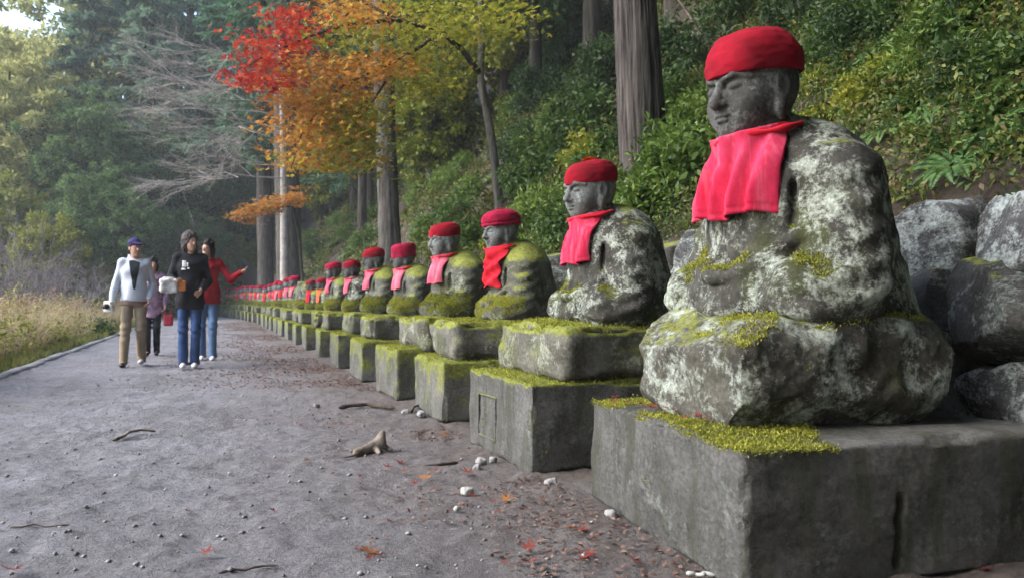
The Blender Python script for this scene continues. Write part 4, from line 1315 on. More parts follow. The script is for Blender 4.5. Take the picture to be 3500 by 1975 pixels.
def stems_mesh(seed, rad, h):
    g = np.random.default_rng(seed); pt = Parts()
    for _ in range(7):
        a = g.uniform(0, 6.28); e = np.array([np.cos(a) * rad * .7, np.sin(a) * rad * .7, h * g.uniform(.6, 1)])
        t = np.linspace(0, 1, 5)[:, None]
        pt.add(*tube(e * t * np.array([1, 1, 1]) + g.normal(size=(5, 3)) * .02 * t + np.array([0, 0, -.1]) * (1 - t), np.linspace(.012, .004, 5), 5))
    return pt.mesh('stems', M['bark_dark'])

def fern_mesh(seed, nf=14, ln=.6):
    g = np.random.default_rng(seed); Vs, Fs, off = [], [], 0
    for k in range(nf):
        a = 2 * PI * k / nf + g.uniform(-.2, .2); l = ln * g.uniform(.75, 1.1)
        t = np.linspace(.12, 1, 24)
        P = np.stack([np.cos(a) * l * t, np.sin(a) * l * t, l * (.85 * t - .75 * t * t)], -1)
        T = np.gradient(P, axis=0); T /= np.linalg.norm(T, axis=1, keepdims=True)
        S = np.cross(T, np.array([0, 0, 1.0])); S /= np.maximum(np.linalg.norm(S, axis=1, keepdims=True), 1e-6)
        N = np.cross(S, T)
        wd = .17 * l * np.sin(PI * np.clip(t * .93 + .05, 0, 1)) ** .8 + .01
        for sg in (-1, 1):
            V, F = leaf_quads(P, S * sg + T * .45 - N * .12, N, wd, .026 * l / .6, .03)
            Vs.append(V); Fs.append(F + off); off += len(V)
    return mesh_np('fronds', np.concatenate(Vs), np.concatenate(Fs), M['fern'])

SHR = {
 'bright': (shrub_mesh(1, .55, 44, 52, .105, .050, 'leaf_bright', .75), stems_mesh(1, .5, .7)),
 'yellow': (shrub_mesh(2, .50, 40, 55, .090, .048, 'leaf_yellow', .60), stems_mesh(2, .45, .6)),
 'green': (shrub_mesh(3, .60, 44, 52, .115, .050, 'leaf_green', .85), stems_mesh(3, .55, .8)),
 'dark': (shrub_mesh(4, .65, 46, 80, .09, .042, 'leaf_dark', .9), stems_mesh(4, .6, .85)),
 'sasa': (shrub_mesh(5, .55, 40, 55, .16, .030, 'leaf_bright', .7), stems_mesh(5, .5, .7)),
}
SHR['broad'] = (shrub_mesh(6, .50, 40, 34, .13, .070, 'leaf_green', .6), stems_mesh(6, .45, .6))
SHR['broadlit'] = (shrub_mesh(7, .50, 40, 34, .12, .065, 'leaf_bright', .6), stems_mesh(7, .45, .6))
FERNS = [fern_mesh(i) for i in range(3)]
SL = {'bright': 'bright green leafy shrub', 'yellow': 'yellow green leafy shrub', 'green': 'mid green leafy shrub', 'dark': 'dark green leafy shrub', 'broad': 'deep green broad leaved shrub', 'broadlit': 'light green broad leaved shrub', 'sasa': 'narrow leaved bamboo grass clump'}
LM = [(1620, 250, 'the furrowed cedar trunk'), (1900, 160, "the largest statue's cap"), (2150, 360, "the largest statue's shoulder"), (1480, 430, "the second statue's cap"), (1280, 550, "the third statue's cap"), (1140, 580, "the fourth statue's cap"),
      (975, 400, 'the slender grey trunk'), (1235, 380, 'the leaning maple trunk'), (725, 600, 'the broad cedar trunk'), (2450, 600, 'the lichened wall stones'), (2430, 30, 'the top right corner')]
def slope_label(what, px, py):
    x, y, nm = min(LM, key=lambda q: (q[0] - px) ** 2 + (q[1] - py) ** 2)
    dx, dy = px - x, py - y
    side = ('left of' if dx < 0 else 'right of') if abs(dx) > abs(dy) else ('above' if dy < 0 else 'below')
    if side in ('left of', 'right of') and abs(dy) > 60: side = ('up and ' if dy < 0 else 'down and ') + side
    lab = what + ', ' + side + ' ' + nm
    n = USED.get(lab, 0); USED[lab] = n + 1
    return lab + ('', ', the farther one', ', the farthest one', ', the topmost one')[min(n, 3)]
def shrub(kind, x, y, s, label=None, z=None):
    zz = float(hill_z(np.array(x), np.array(y))) - .05 if z is None else z
    t = empty('shrub', (x, y, zz), random.uniform(0, 6.28), s)
    t.rotation_euler = (random.uniform(-.15, .15), -.35, random.uniform(0, 6.28))
    tag(t, label or SL[kind], 'shrub', 'shrubs on the slope behind the statues')
    link('stems', SHR[kind][1], t); link('crown', SHR[kind][0], t)
def fern(x, y, s, label='green fern on the slope behind the statues', i=0):
    zz = float(hill_z(np.array(x), np.array(y)))
    t = empty('fern', (x, y, zz), random.uniform(0, 6.28), s); tag(t, label, 'fern', 'ferns on the slope behind the statues')
    t.rotation_euler = (0, -.6, 0)
    link('fronds', FERNS[i % 3], t)
def on_slope(px, py):
    """where a sight line meets the slope"""
    for dp in np.arange(2.5, 45, .05):
        q = ray(px, py, dp)
        if q[0] > WALL_X + row_x(q[1]) - 2.12 and q[2] < float(hill_z(np.array(q[0]), np.array(q[1]))):
            return q[0], q[1], dp
    return None
for kind, px, py, s in (('bright', 1720, 480, .85), ('bright', 1640, 560, .7), ('bright', 1760, 340, .7), ('bright', 1690, 400, .7), ('yellow', 2160, 270, .42), ('yellow', 2230, 230, .45), ('yellow', 2090, 310, .35), ('yellow', 2080, 220, .4),
                        ('green', 2300, 60, .6), ('sasa', 2400, 90, .5), ('green', 2480, 60, .5), ('dark', 2420, 220, .35), ('dark', 2200, 120, .6), ('sasa', 2300, 200, .35), ('green', 2540, 200, .35),
                        ('bright', 1400, 330, .8), ('yellow', 1480, 420, .75), ('green', 1360, 480, .8), ('bright', 1500, 520, .6), ('green', 1440, 600, .6), ('bright', 1330, 620, .6), ('yellow', 1100, 420, .9),
                        ('bright', 1060, 500, .9), ('sasa', 1100, 380, .9), ('bright', 870, 600, .9), ('bright', 840, 570, .9), ('green', 1150, 560, .8), ('bright', 1190, 500, .7), ('dark', 1310, 400, .9), ('yellow', 1270, 640, .55),
                        ('green', 930, 560, 1.0), ('bright', 1080, 600, .7), ('sasa', 1170, 440, .9), ('dark', 1520, 250, 1.1), ('dark', 1420, 180, 1.3), ('green', 1500, 340, .9), ('dark', 1740, 200, .9), ('dark', 1880, 60, .9), ('green', 1700, 290, .7),
                        ('dark', 2040, 60, .7), ('broad', 2330, 270, .32), ('broadlit', 860, 560, 1.0), ('sasa', 1130, 470, 1.0), ('broadlit', 1060, 450, .9), ('sasa', 1340, 380, .9), ('broadlit', 1200, 600, .7), ('bright', 1300, 300, 1.0), ('yellow', 1180, 350, 1.1), ('broadlit', 1420, 400, .8), ('bright', 1060, 380, 1.1), ('sasa', 930, 620, 1.0), ('broad', 1510, 450, .7), ('dark', 1360, 260, 1.1), ('broadlit', 1540, 560, .55), ('sasa', 1370, 560, .7), ('yellow', 900, 470, 1.2), ('broadlit', 2440, 160, .36), ('broad', 2540, 270, .30), ('broadlit', 2380, 20, .42), ('broad', 2250, 160, .4), ('broadlit', 2150, 200, .36), ('broad', 2480, 330, .28), ('broadlit', 2300, 350, .24), ('broad', 2020, 180, .45), ('broad', 2560, 380, .26), ('broadlit', 2200, 30, .45), ('broad', 2390, 380, .24), ('broad', 1800, 260, .5), ('broadlit', 1690, 470, .45), ('broadlit', 1600, 480, .45), ('broad', 1560, 380, .6), ('broadlit', 1420, 500, .5), ('broad', 1330, 470, .6), ('green', 2100, 150, .5), ('bright', 2520, 20, .4), ('green', 800, 640, 1.0), ('bright', 780, 610, 1.1), ('green', 870, 500, 1.2), ('dark', 1020, 300, 1.3), ('bright', 2020, 350, .3)):
    q = on_slope(px, py)
    if q: shrub(kind, q[0], q[1], s, slope_label(SL[kind], px, py))
for i, (px, py, s, lab) in enumerate(((850, 610, 1.1, None), (910, 590, 1.0, None), (1080, 560, .9, None), (1350, 440, .9, None), (1470, 370, .8, None), (2180, 250, .45, None), (2410, 440, .45, 'pale green fern hanging above the lichened wall stones at right'), (2250, 330, .4, None), (2500, 330, .35, None), (1150, 590, .8, None), (1240, 450, .8, None),
                                      (1390, 430, .7, None), (1560, 480, .6, None), (880, 640, .9, None), (960, 640, .8, None), (2350, 300, .35, None), (2130, 330, .35, None), (1320, 540, .7, None), (2560, 130, .4, None))):
    q = on_slope(px, py)
    if q: fern(q[0], q[1], s, lab or slope_label('green fern with arching fronds', px, py), i)

# ground cover: nobody could count it
def cover(name, x0, x1, y0, y1, dens, L, W, seed, mat):
    g = np.random.default_rng(seed)
    n = int((x1 - x0) * (y1 - y0) * dens / 38)
    X = g.uniform(x0, x1, n); Y = g.uniform(y0, y1, n)
    P0 = np.stack([X, Y, X * 0], -1)
    k = fbm(P0, .8, 3, seed) > -.16
    X, Y = X[k], Y[k]
    C = np.stack([X + row_x(Y) - 2.12, Y, 0 * X], -1)
    C[:, 2] = hill_z(C[:, 0], C[:, 1]) + g.uniform(-.02, .22, len(X))
    V, F = clump_leaves(g, C, g.uniform(.10, .26, len(X)) * (L / .06) ** .5, 38, L, W, .5, .7)
    o = link(name, mesh_np(name, V, F, M[mat])); tag(o, 'low leafy undergrowth covering the slope', 'undergrowth', kind='stuff')
cover('undergrowth', 3.12, 7.5, .2, 9, 2900, .040, .021, 1, 'leaf_mixed')
cover('undergrowth', 3.12, 5.0, .5, 4, 2600, .034, .018, 9, 'leaf_mixed')
cover('undergrowth', 3.02, 3.40, 1.0, 12, 2200, .038, .02, 15, 'leaf_mixed')
cover('undergrowth', 3.15, 9, 9, 20, 620, .085, .042, 2, 'leaf_mixed')
cover('undergrowth', 7.5, 13, -2, 9, 420, .085, .045, 3, 'leaf_mixed')
cover('undergrowth', 3.15, 12, 20, 45, 240, .14, .07, 4, 'leaf_mixed')
cover('undergrowth', 9, 20, 5, 30, 330, .13, .07, 5, 'leaf_dark')
cover('undergrowth', 7, 13, 8, 22, 380, .10, .05, 6, 'leaf_mixed')

# fallen stems lying on the slope at right
for (a, b_, r, lab) in (((2384, 580, 3.5), (2462, 496, 3.45), .010, 'pale bare stick leaning on the wall stones at right'), ((2440, 420, 3.7), (2466, 345, 3.7), .009, 'short pale stem above the fern at right'),
                        ((1800, 130, 9.5), (1700, -20, 9.5), .022, 'thin leaning bough right of the furrowed cedar')):
    A, B = ray(*a), ray(*b_)
    o = link('fallen_branch', mesh_np('fallen_branch', *tube(np.linspace(0, 1, 6)[:, None] * (B - A) + .01 * rng.normal(size=(6, 3)), np.linspace(r, r * .6, 6), 6), M['wood']))
    o.location = tuple(A); tag(o, lab, 'branch')

# ------------------------------------------------------------------ grass left of the path
def grass(name, n, x0, x1, y0, y1, h0, h1, W, mat, seed, lab):
    g = np.random.default_rng(seed)
    X = g.uniform(x0, x1, n); Y = y0 + (y1 - y0) * g.random(n) ** 1.4
    k = fbm(np.stack([X, Y, X * 0], -1), 1.1, 3, seed) > -.35
    X, Y = X[k], Y[k]; n = len(X)
    Z = bank_z(X, Y)
    H = g.uniform(h0, h1, n) * (.75 + .5 * (fbm(np.stack([X, Y, X * 0], -1), .6, 2, 3.0)))
    H = H * (.55 + .75 * np.clip(fbm(np.stack([X, Y, X * 0], -1), 1.7, 3, 9.0) + .5, 0, 1.2))
    a = g.uniform(0, 6.28, n); ln = g.uniform(.15, 1.1, n)
    B = np.stack([X, Y, Z], -1)
    out = np.stack([np.cos(a), np.sin(a), 0 * a], -1)
    S = np.stack([-np.sin(a), np.cos(a), 0 * a], -1)
    Vs = []
    for t, w in ((0, 1.0), (.55, .8), (1.0, .12)):
        c = B + np.array([0, 0, 1.0]) * (H * (t - .25 * ln * t * t))[:, None] + out * (H * ln * t * t)[:, None]
        Vs += [c - S * W * w / 2, c + S * W * w / 2]
    V = np.stack(Vs, 1).reshape(-1, 3)
    i = np.arange(n)[:, None] * 6
    F = np.concatenate([i + np.array([0, 1, 3, 2]), i + np.array([2, 3, 5, 4])])
    o = link(name, mesh_np(name, V, F, M[mat])); tag(o, lab, 'grass', kind='stuff')
grass('dry_grass', 46000, -7.5, -2.75, 8.5, 34, .55, 1.35, .009, 'grass_dry', 1, 'tall straw coloured dry grass along the left edge of the path')
def weeds(n, x0, x1, y0, y1, mat, seed, hmax, L):
    g = np.random.default_rng(seed)
    X = g.uniform(x0, x1, n); Y = y0 + (y1 - y0) * g.random(n) ** 1.3
    C = np.stack([X, Y, bank_z(X, Y) + g.random(n) * hmax * (.4 + .8 * np.clip(fbm(np.stack([X, Y, X * 0], -1), .9, 3, seed) + .5, 0, 1))], -1)
    V, F = clump_leaves(g, C, np.full(n, .16), 26, L, L * .4, .5, .9)
    o = link('weeds', mesh_np('weeds', V, F, M[mat])); tag(o, 'tangled autumn weeds among the dry grass left of the path', 'weeds', kind='stuff')
weeds(900, -7, -2.7, 8, 26, 'weed', 31, .9, .09)
weeds(500, -6, -2.5, 7, 20, 'leaf_yellow', 32, .5, .08)
weeds(350, -6.5, -2.9, 9, 28, 'weed_pink', 33, 1.0, .08)
grass('short_grass', 26000, -3.3, -2.36, 6, 34, .08, .26, .010, 'grass_green', 2, 'short green grass beside the kerb')
g = np.random.default_rng(40)
for i, (px, py, dp, kind, s, lab) in enumerate(((250, 795, 19, 'bright', .8, 'low green bush at the grass edge beside the man in the white jacket'), (185, 740, 24, 'dark', 1.3, 'dark brown green bush behind the dry grass'),
                                               (255, 735, 27, 'dark', 1.4, 'dark bush behind the man in the white jacket'), (60, 725, 28, 'green', 1.5, 'green bush behind the leafless shrubs at the left edge'), (330, 725, 36, 'bright', 2.0, 'bright green bush far behind the three visitors'),
                                               (420, 735, 40, 'green', 2.2, 'green bush where the path ends'), (500, 735, 42, 'green', 2.0, 'green bush behind the person in red'), (590, 735, 50, 'bright', 2.3, 'bright green bush behind the far end of the row'))):
    q = ray(px, py, dp); q[2] = -.15
    t = empty('bush', tuple(q), random.uniform(0, 6), s); tag(t, lab, 'bush')
    link('stems', SHR[kind][1], t); link('crown', SHR[kind][0], t)

# ------------------------------------------------------------------ people
def person_parts(J, hyaw, htilt=0.0, build=1.0):
    """J: joints (metres, facing +y, x to the figure's right). Returns body field."""
    f = Field((-.62, -.42, -.02), (.62, .62, 1.80), .0085)
    v = lambda k: np.array(J[k], float)
    pel, ch, nk, hd = v('pelvis'), v('chest'), v('neck'), v('head')
    f.ell(pel, (.14, .10, .12), 0)
    f.ell((pel + ch) / 2, (.125, .09, .18), .06)
    f.ell(ch, (.165, .105, .16), .06)
    f.cone(ch + np.array([0, -.01, .12]), nk + np.array([0, .01, .06]), .06, .052, .04)
    for s in ('r', 'l'):
        f.cone(v('sh' + s) + np.array([-.02 if s == 'r' else .02, 0, -.01]), v('el' + s), .046, .038, .03); f.cone(v('el' + s), v('wr' + s), .040, .027, .01)
        f.cone(v('hip' + s), v('kn' + s), .078, .050, .04); f.cone(v('kn' + s), v('an' + s), .050, .036, .01)
        f.cone(v('an' + s) + np.array([0, -.03, -.03]), v('an' + s) + np.array([0, .13, -.045]), .04, .03, .02)
        # hand: palm, four fingers, thumb
        w = v('wr' + s); d = w - v('el' + s); d /= np.linalg.norm(d)
        hv = J.get('curl' + s, .5); up = np.array(J.get('palm' + s, (0, 1, 0)), float)
        sd = np.cross(d, up); sd /= np.linalg.norm(sd); up = np.cross(sd, d)
        p1 = w + d * .075
        f.cone(w + sd * .012, p1 + sd * .024, .020, .018, .012); f.cone(w - sd * .012, p1 - sd * .024, .020, .018, .012)
        for q, l in zip((-1.5, -.5, .5, 1.5), (.062, .074, .078, .068)):
            a = p1 + sd * q * .019
            m1 = a + (d * math.cos(hv) + up * math.sin(hv)) * l * .5
            m2 = m1 + (d * math.cos(hv * 2) + up * math.sin(hv * 2)) * l * .5
            f.cone(a, m1, .0098, .009, .004); f.cone(m1, m2, .009, .0078, .002)
        th = w + d * .03 + sd * .030
        f.cone(th, th + d * .035 + sd * .03 + up * .012, .012, .0105, .008)
        f.cone(th + d * .035 + sd * .03 + up * .012, th + d * .065 + sd * .034 + up * .02, .0105, .009, .003)
    Rm = rotm(htilt, 0, hyaw)
    q = lambda p: hd + Rm @ np.array(p)
    f.ell(q((0, -.01, .02)), (.076, .095, .105), .02, Rm)
    f.ell(q((0, .025, -.05)), (.060, .065, .075), .03, Rm)
    f.ell(q((0, .072, -.10)), (.024, .022, .018), .02, Rm)
    f.cone(q((0, .088, .012)), q((0, .108, -.028)), .009, .015, .008)
    for s in (-1, 1):
        f.ell(q((s * .031, .096, .012)), (.020, .013, .011), .008, Rm, sub=True)
        f.ell(q((s * .031, .082, .010)), (.013, .012, .011), .003, Rm)
        f.ell(q((s * .078, -.005, -.012)), (.010, .020, .032), .006, Rm)
    f.ell(q((0, .086, -.058)), (.024, .010, .006), .004, Rm); f.ell(q((0, .084, -.071)), (.020, .010, .007), .004, Rm)
    return f, q, Rm

def body_trousers(J, r0=.098, r1=.078, r2=.070, h=.011, wrinkle=.006):
    f = Field((-.5, -.42, -.02), (.5, .5, 1.15), h)
    v = lambda k: np.array(J[k], float)
    mod = lambda P: wrinkle * .55 * np.sin(38 * P[..., 2] + 9 * P[..., 0] + 4 * np.sin(7 * P[..., 1] + 11 * P[..., 2]))
    f.ell(v('pelvis'), (.160, .120, .125), 0)
    for s in ('r', 'l'):
        f.cone(v('hip' + s), v('kn' + s), r0, r1, .05, mod=mod); f.cone(v('kn' + s), v('an' + s) + np.array([0, 0, -.03]), r1, r2, .03, mod=mod)
    f.cut(lambda P: .045 - P[..., 2])
    return f

def body_jacket(J, grow=.03, hem=.82, sl=.062, h=.011, sleeve_to=1.0, wr=.007):
    f = Field((-.62, -.42, .6), (.62, .62, 1.62), h)
    v = lambda k: np.array(J[k], float)
    mod = lambda P: wr * np.sin(30 * P[..., 2] + 12 * P[..., 0] + 3 * np.sin(11 * P[..., 1] + 8 * P[..., 2]))
    pel, ch, nk = v('pelvis'), v('chest'), v('neck')
    f.ell(pel + np.array([0, 0, -.08]), (.172 + grow * .9, .120 + grow, .40), 0, mod=mod)
    f.ell((pel + ch) / 2, (.14 + grow, .105 + grow, .2), .06, mod=mod)
    f.ell(ch, (.165 + grow, .11 + grow, .165), .06, mod=mod)
    f.cone(v('shr') + np.array([-.03, 0, 0]), v('shl') + np.array([.03, 0, 0]), sl, sl, .04)
    for s in ('r', 'l'):
        e = v('wr' + s); e = v('el' + s) + (e - v('el' + s)) * sleeve_to
        f.cone(v('sh' + s) + np.array([-.008 if s == 'r' else .008, 0, -.006]), v('el' + s), sl * 1.04, sl * .95, .04, mod=mod); f.cone(v('el' + s), e, sl * .95, sl * .75, .02, mod=mod)
    # collar
    f.cone(nk + np.array([-.05, -.02, .03]), nk + np.array([.05, -.02, .03]), .05, .05, .03)
    f.ell(nk + np.array([0, .05, .07]), (.045, .06, .07), .01, sub=True)
    f.cut(lambda P: hem - P[..., 2] + .006 * np.sin(P[..., 0] * 14))
    return f

def shoes(t, J, mats):
    for s, m in zip(('r', 'l'), mats):
        a = np.array(J['an' + s], float)
        f = Field(a + np.array([-.09, -.14, -.12]), a + np.array([.09, .24, .10]), .008)
        ty = J.get('toe' + s, 0.0)
        f.ell(a + np.array([0, .12, -.045 + ty]), (.045, .085, .036), 0)
        f.ell(a + np.array([0, -.01, -.035]), (.041, .07, .045), .04)
        f.cone(a + np.array([0, -.015, -.03]), a + np.array([0, -.015, .03]), .044, .044, .02)
        zb = a[2] - .083
        f.cut(lambda P: (zb + max(0, 0) - P[..., 2]) + ty * 0)
        link('shoe', sculpt('shoe', f, M[m]), t)

M['jacket_white'] = cloth_mat('pale_grey_nylon', (.60, .63, .68), (.46, .50, .58), fade=.8, rough=.6, sheen=.0)
M['shirt_dark'] = cloth_mat('dark_shirt', (.03, .04, .045), sheen=0)
M['khaki'] = cloth_mat('khaki_cotton', (.36, .28, .19), (.27, .205, .14), fade=.7, sheen=0)
M['hem_brown'] = cloth_mat('brown_hem', (.30, .19, .15), sheen=0)
M['cap_purple'] = cloth_mat('purple_navy_cloth', (.06, .045, .16), (.03, .025, .07), sheen=0)
M['black_cloth'] = cloth_mat('black_cloth', (.022, .022, .028), (.012, .012, .016), sheen=0)
M['white_print'] = plain_mat('white_print', (.7, .7, .7), .8)
M['jeans'] = cloth_mat('blue_denim', (.055, .105, .24), (.03, .055, .14), fade=.9, sheen=0)
M['jeans_pale'] = cloth_mat('pale_denim', (.15, .24, .38), (.07, .13, .26), fade=.9, sheen=0)
M['red_wool'] = cloth_mat('red_sweater', (.36, .018, .028), (.22, .01, .016), knit=.3)
M['hair_dark'] = bark_mat('dark_hair', (.012, .010, .010), (.05, .04, .036), (1, 1, .3), 40)
M['hair_grey'] = bark_mat('greying_hair', (.035, .028, .028), (.16, .135, .135), (1, 1, .3), 40)
M['shoe_black'] = plain_mat('black_leather', (.018, .018, .02), .45, .2)
M['shoe_white'] = plain_mat('white_shoe', (.62, .62, .64), .6, .1)
M['plaid'] = cloth_mat('mauve_check', (.38, .25, .33), (.20, .13, .20), sc=2, fade=.3, sheen=0)
M['bag_white'] = plain_mat('white_paper', (.72, .70, .66), .7, .1)
M['bag_orange'] = plain_mat('orange_wrapper', (.65, .22, .06), .6, .2)
M['bag_red'] = plain_mat('red_bag', (.42, .03, .05), .6, .2)
M['black_plastic'] = plain_mat('black_plastic', (.02, .02, .022), .4, .2)

def hair_mesh(hd, Rm, kind):
    q = lambda p: hd + Rm @ np.array(p)
    f = Field(hd - np.array([.2, .2, .26]), hd + np.array([.2, .2, .2]), .0075)
    mod = lambda P: .006 * np.sin(70 * P[..., 0] + 40 * P[..., 2]) + .005 * np.sin(55 * P[..., 1] - 30 * P[..., 2])
    if kind == 'curly':
        mod = lambda P: .012 * vnoise(P * 45) 
        f.ell(q((0, -.025, .045)), (.105, .115, .105), 0, Rm, mod=mod)
        f.ell(q((0, -.055, -.05)), (.105, .085, .11), .03, Rm, mod=mod)
        for s in (-1, 1): f.ell(q((s * .085, -.03, -.035)), (.030, .050, .085), .02, Rm, mod=mod)
    elif kind == 'bob':
        f.ell(q((0, -.02, .045)), (.092, .108, .098), 0, Rm, mod=mod)
        f.ell(q((0, -.06, -.05)), (.09, .06, .10), .03, Rm, mod=mod)
        for s in (-1, 1): f.ell(q((s * .078, -.01, -.04)), (.022, .055, .085), .02, Rm, mod=mod)
    else:
        f.ell(q((0, -.022, .03)), (.083, .098, .09), 0, Rm, mod=mod)
        f.ell(q((0, -.06, -.04)), (.075, .045, .06), .03, Rm, mod=mod)
    f.ell(q((0, .125, -.035)), (.076, .105, .095), .015, Rm, sub=True)
    return f

def make_person(label, loc, rz, s, J, hyaw, htilt=0.0, group='visitors walking along the path'):
    t = empty('person', loc, rz, s); t.scale = (s * .86, s, s); tag(t, label, 'person', group)
    f, q, Rm = person_parts(J, hyaw, htilt)
    link('body', sculpt('body', f, M['skin']), t)
    return t, np.array(J['head'], float), Rm, q

BASE = dict(pelvis=(0, 0, .93), chest=(0, -.01, 1.27), neck=(0, -.02, 1.44), head=(0, .015, 1.58), hipr=(.09, 0, .90), hipl=(-.09, 0, .90),
            shr=(.185, -.01, 1.38), shl=(-.185, -.01, 1.38))

# man in the white jacket, mid stride
J = dict(BASE, knr=(.11, .10, .50), anr=(.13, .17, .085), knl=(-.10, .06, .50), anl=(-.10, -.10, .10), elr=(.27, -.03, 1.10), wrr=(.30, .10, .88), ell=(-.26, -.07, 1.10), wrl=(-.22, .06, .90), curlr=.7, palmr=(-1, .3, 0), palml=(1, .3, 0))
mp = ray(338, 921, 10.25)
t, hd, Rm, q = make_person('man in an open white jacket, purple cap and khaki trousers walking at left', (mp[0], mp[1], 0), R(180), .985, J, 35)
link('trousers', sculpt('trousers', body_trousers(J, .088, .072, .066, wrinkle=.009), M['khaki']), t)
link('jacket', sculpt('jacket', body_jacket(J, .032, .87, .060), M['jacket_white']), t)
f = body_jacket(J, .040, .90, .02)
f.cut(lambda P: np.maximum(np.abs(P[..., 0] + .01) - (.015 + .07 * np.clip((P[..., 2] - 1.02) / .38, 0, 1)), np.maximum(-P[..., 1] + .02, np.maximum(1.02 - P[..., 2], P[..., 2] - 1.43))))
link('shirt', sculpt('shirt', f, M['shirt_dark']), t)
f = body_jacket(J, .022, .81, .02); f.cut(lambda P: P[..., 2] - .885)
link('hem', sculpt('hem', f, M['hem_brown']), t)
link('hair', sculpt('hair', hair_mesh(hd, Rm, 'short'), M['hair_dark']), t)
f = Field(hd - .2, hd + .25, .0075)
f.ell(q((0, -.01, .065)), (.092, .108, .075), 0, Rm)
f.ell(q((0, .11, .055)), (.075, .075, .012), .015, rotm(-12, 0, 35))
f.ell(q((0, 0, -.0)), (.2, .12, .038), .005, Rm, sub=True) if False else None
link('cap', sculpt('cap', f, M['cap_purple']), t)
shoes(t, J, ('shoe_black', 'shoe_white'))
# what he carries in his right hand
def world_of(t, p):
    c, s_ = math.cos(t.rotation_euler[2]), math.sin(t.rotation_euler[2])
    p = np.array(p) * np.array(t.scale[:])
    return (t.location[0] + c * p[0] - s_ * p[1], t.location[1] + s_ * p[0] + c * p[1], t.location[2] + p[2])
w = world_of(t, (.33, .13, .80))
ct = empty('camera_case', w, R(150)); tag(ct, 'small white camera case with black lens in the hand of the man in white', 'camera')
link('case', mesh_np('case', *rough_block(.065, .04, .075, 14, .02, .003), M['bag_white']), ct)
a = np.linspace(0, 1, 5)[:, None]
o = link('lens', mesh_np('lens', *tube(np.concatenate([np.array([[0, .035, 0]]), np.array([0, .04, 0]) + a * np.array([0, .06, 0]), np.array([[0, .098, 0]])]), [.001, .034, .034, .034, .034, .030, .001], 16), M['black_plastic']), ct)

# woman in black
J = dict(BASE, knr=(.09, .05, .49), anr=(.085, .03, .085), knl=(-.085, .09, .50), anl=(-.07, .02, .085), elr=(.27, .0, 1.12), wrr=(.17, .23, 1.08), ell=(-.25, -.04, 1.10), wrl=(-.16, .16, .98), palmr=(0, 0, 1), palml=(1, .3, 0), curlr=.6)
wp = ray(478, 929, 9.95)
t, hd, Rm, q = make_person('woman in a black jacket and jeans with greying curly hair, carrying snacks', (wp[0], wp[1], 0), R(180), 1.02, J, 32)
link('trousers', sculpt('trousers', body_trousers(J, .084, .066, .068, wrinkle=.008), M['jeans']), t)
link('jacket', sculpt('jacket', body_jacket(J, .030, .74, .060), M['black_cloth']), t)
link('hair', sculpt('hair', hair_mesh(hd, Rm, 'curly'), M['hair_grey']), t)
shoes(t, J, ('shoe_white', 'shoe_white'))
for (dx, dz, sx, sz) in ((.075, 1.30, .028, .040), (.085, 1.235, .030, .012), (.03, 1.29, .010, .026), (.02, 1.245, .016, .010)):
    Vb, Fb = rough_block(sx, .006, sz, 8, .004, .004, dx * 90, 30)
    o = link('chest_print', mesh_np('chest_print', Vb, Fb, M['white_print']), t)
    o.location = (dx, .148 - dx * .25, dz); o.rotation_euler = (0, 0, R(-15))
w = world_of(t, (.27, .27, 1.03))
bt = empty('paper_bag', w); tag(bt, 'crumpled white paper bag held out by the woman in black', 'paper bag')
link('bag', mesh_np('bag', *rough_block(.10, .07, .075, 18, .03, .03, 4, 12, lump=.03), M['bag_white']), bt)
link('fold', mesh_np('fold', *rough_block(.06, .05, .02, 12, .012, .015, 9, 15), M['bag_white']), bt).location = (-.01, 0, .085)
w = world_of(t, (.10, .27, 1.03))
bt = empty('snack_pack', w); tag(bt, 'orange snack pack in the hand of the woman in black', 'snack pack')
link('pack', mesh_np('pack', *rough_block(.045, .03, .065, 12, .015, .008, 5, 15), M['bag_orange']), bt)
link('seal', mesh_np('seal', *rough_block(.045, .006, .012, 8, .004, .003, 5, 15), M['black_plastic']), bt).location = (0, 0, .072)

# person in red, pointing at the statues
J = dict(BASE, knr=(.09, .04, .49), anr=(.085, -.02, .085), knl=(-.085, .10, .50), anl=(-.08, .08, .085), elr=(.24, -.05, 1.10), wrr=(.20, .10, .93), ell=(-.36, .04, 1.14), wrl=(-.52, .16, 1.24), palml=(0, .3, 1), palmr=(-1, .3, 0), curll=.25)
rp = ray(522, 905, 11.2)
t, hd, Rm, q = make_person('person in a red sweater and blue jeans pointing towards the statues', (rp[0], rp[1], 0), R(180), 1.02, J, -38)
link('trousers', sculpt('trousers', body_trousers(J, .084, .066, .068, wrinkle=.008), M['jeans_pale']), t)
link('sweater', sculpt('sweater', body_jacket(J, .026, .80, .056), M['red_wool']), t)
link('hair', sculpt('hair', hair_mesh(hd, Rm, 'bob'), M['hair_dark']), t)
shoes(t, J, ('shoe_white', 'shoe_white'))

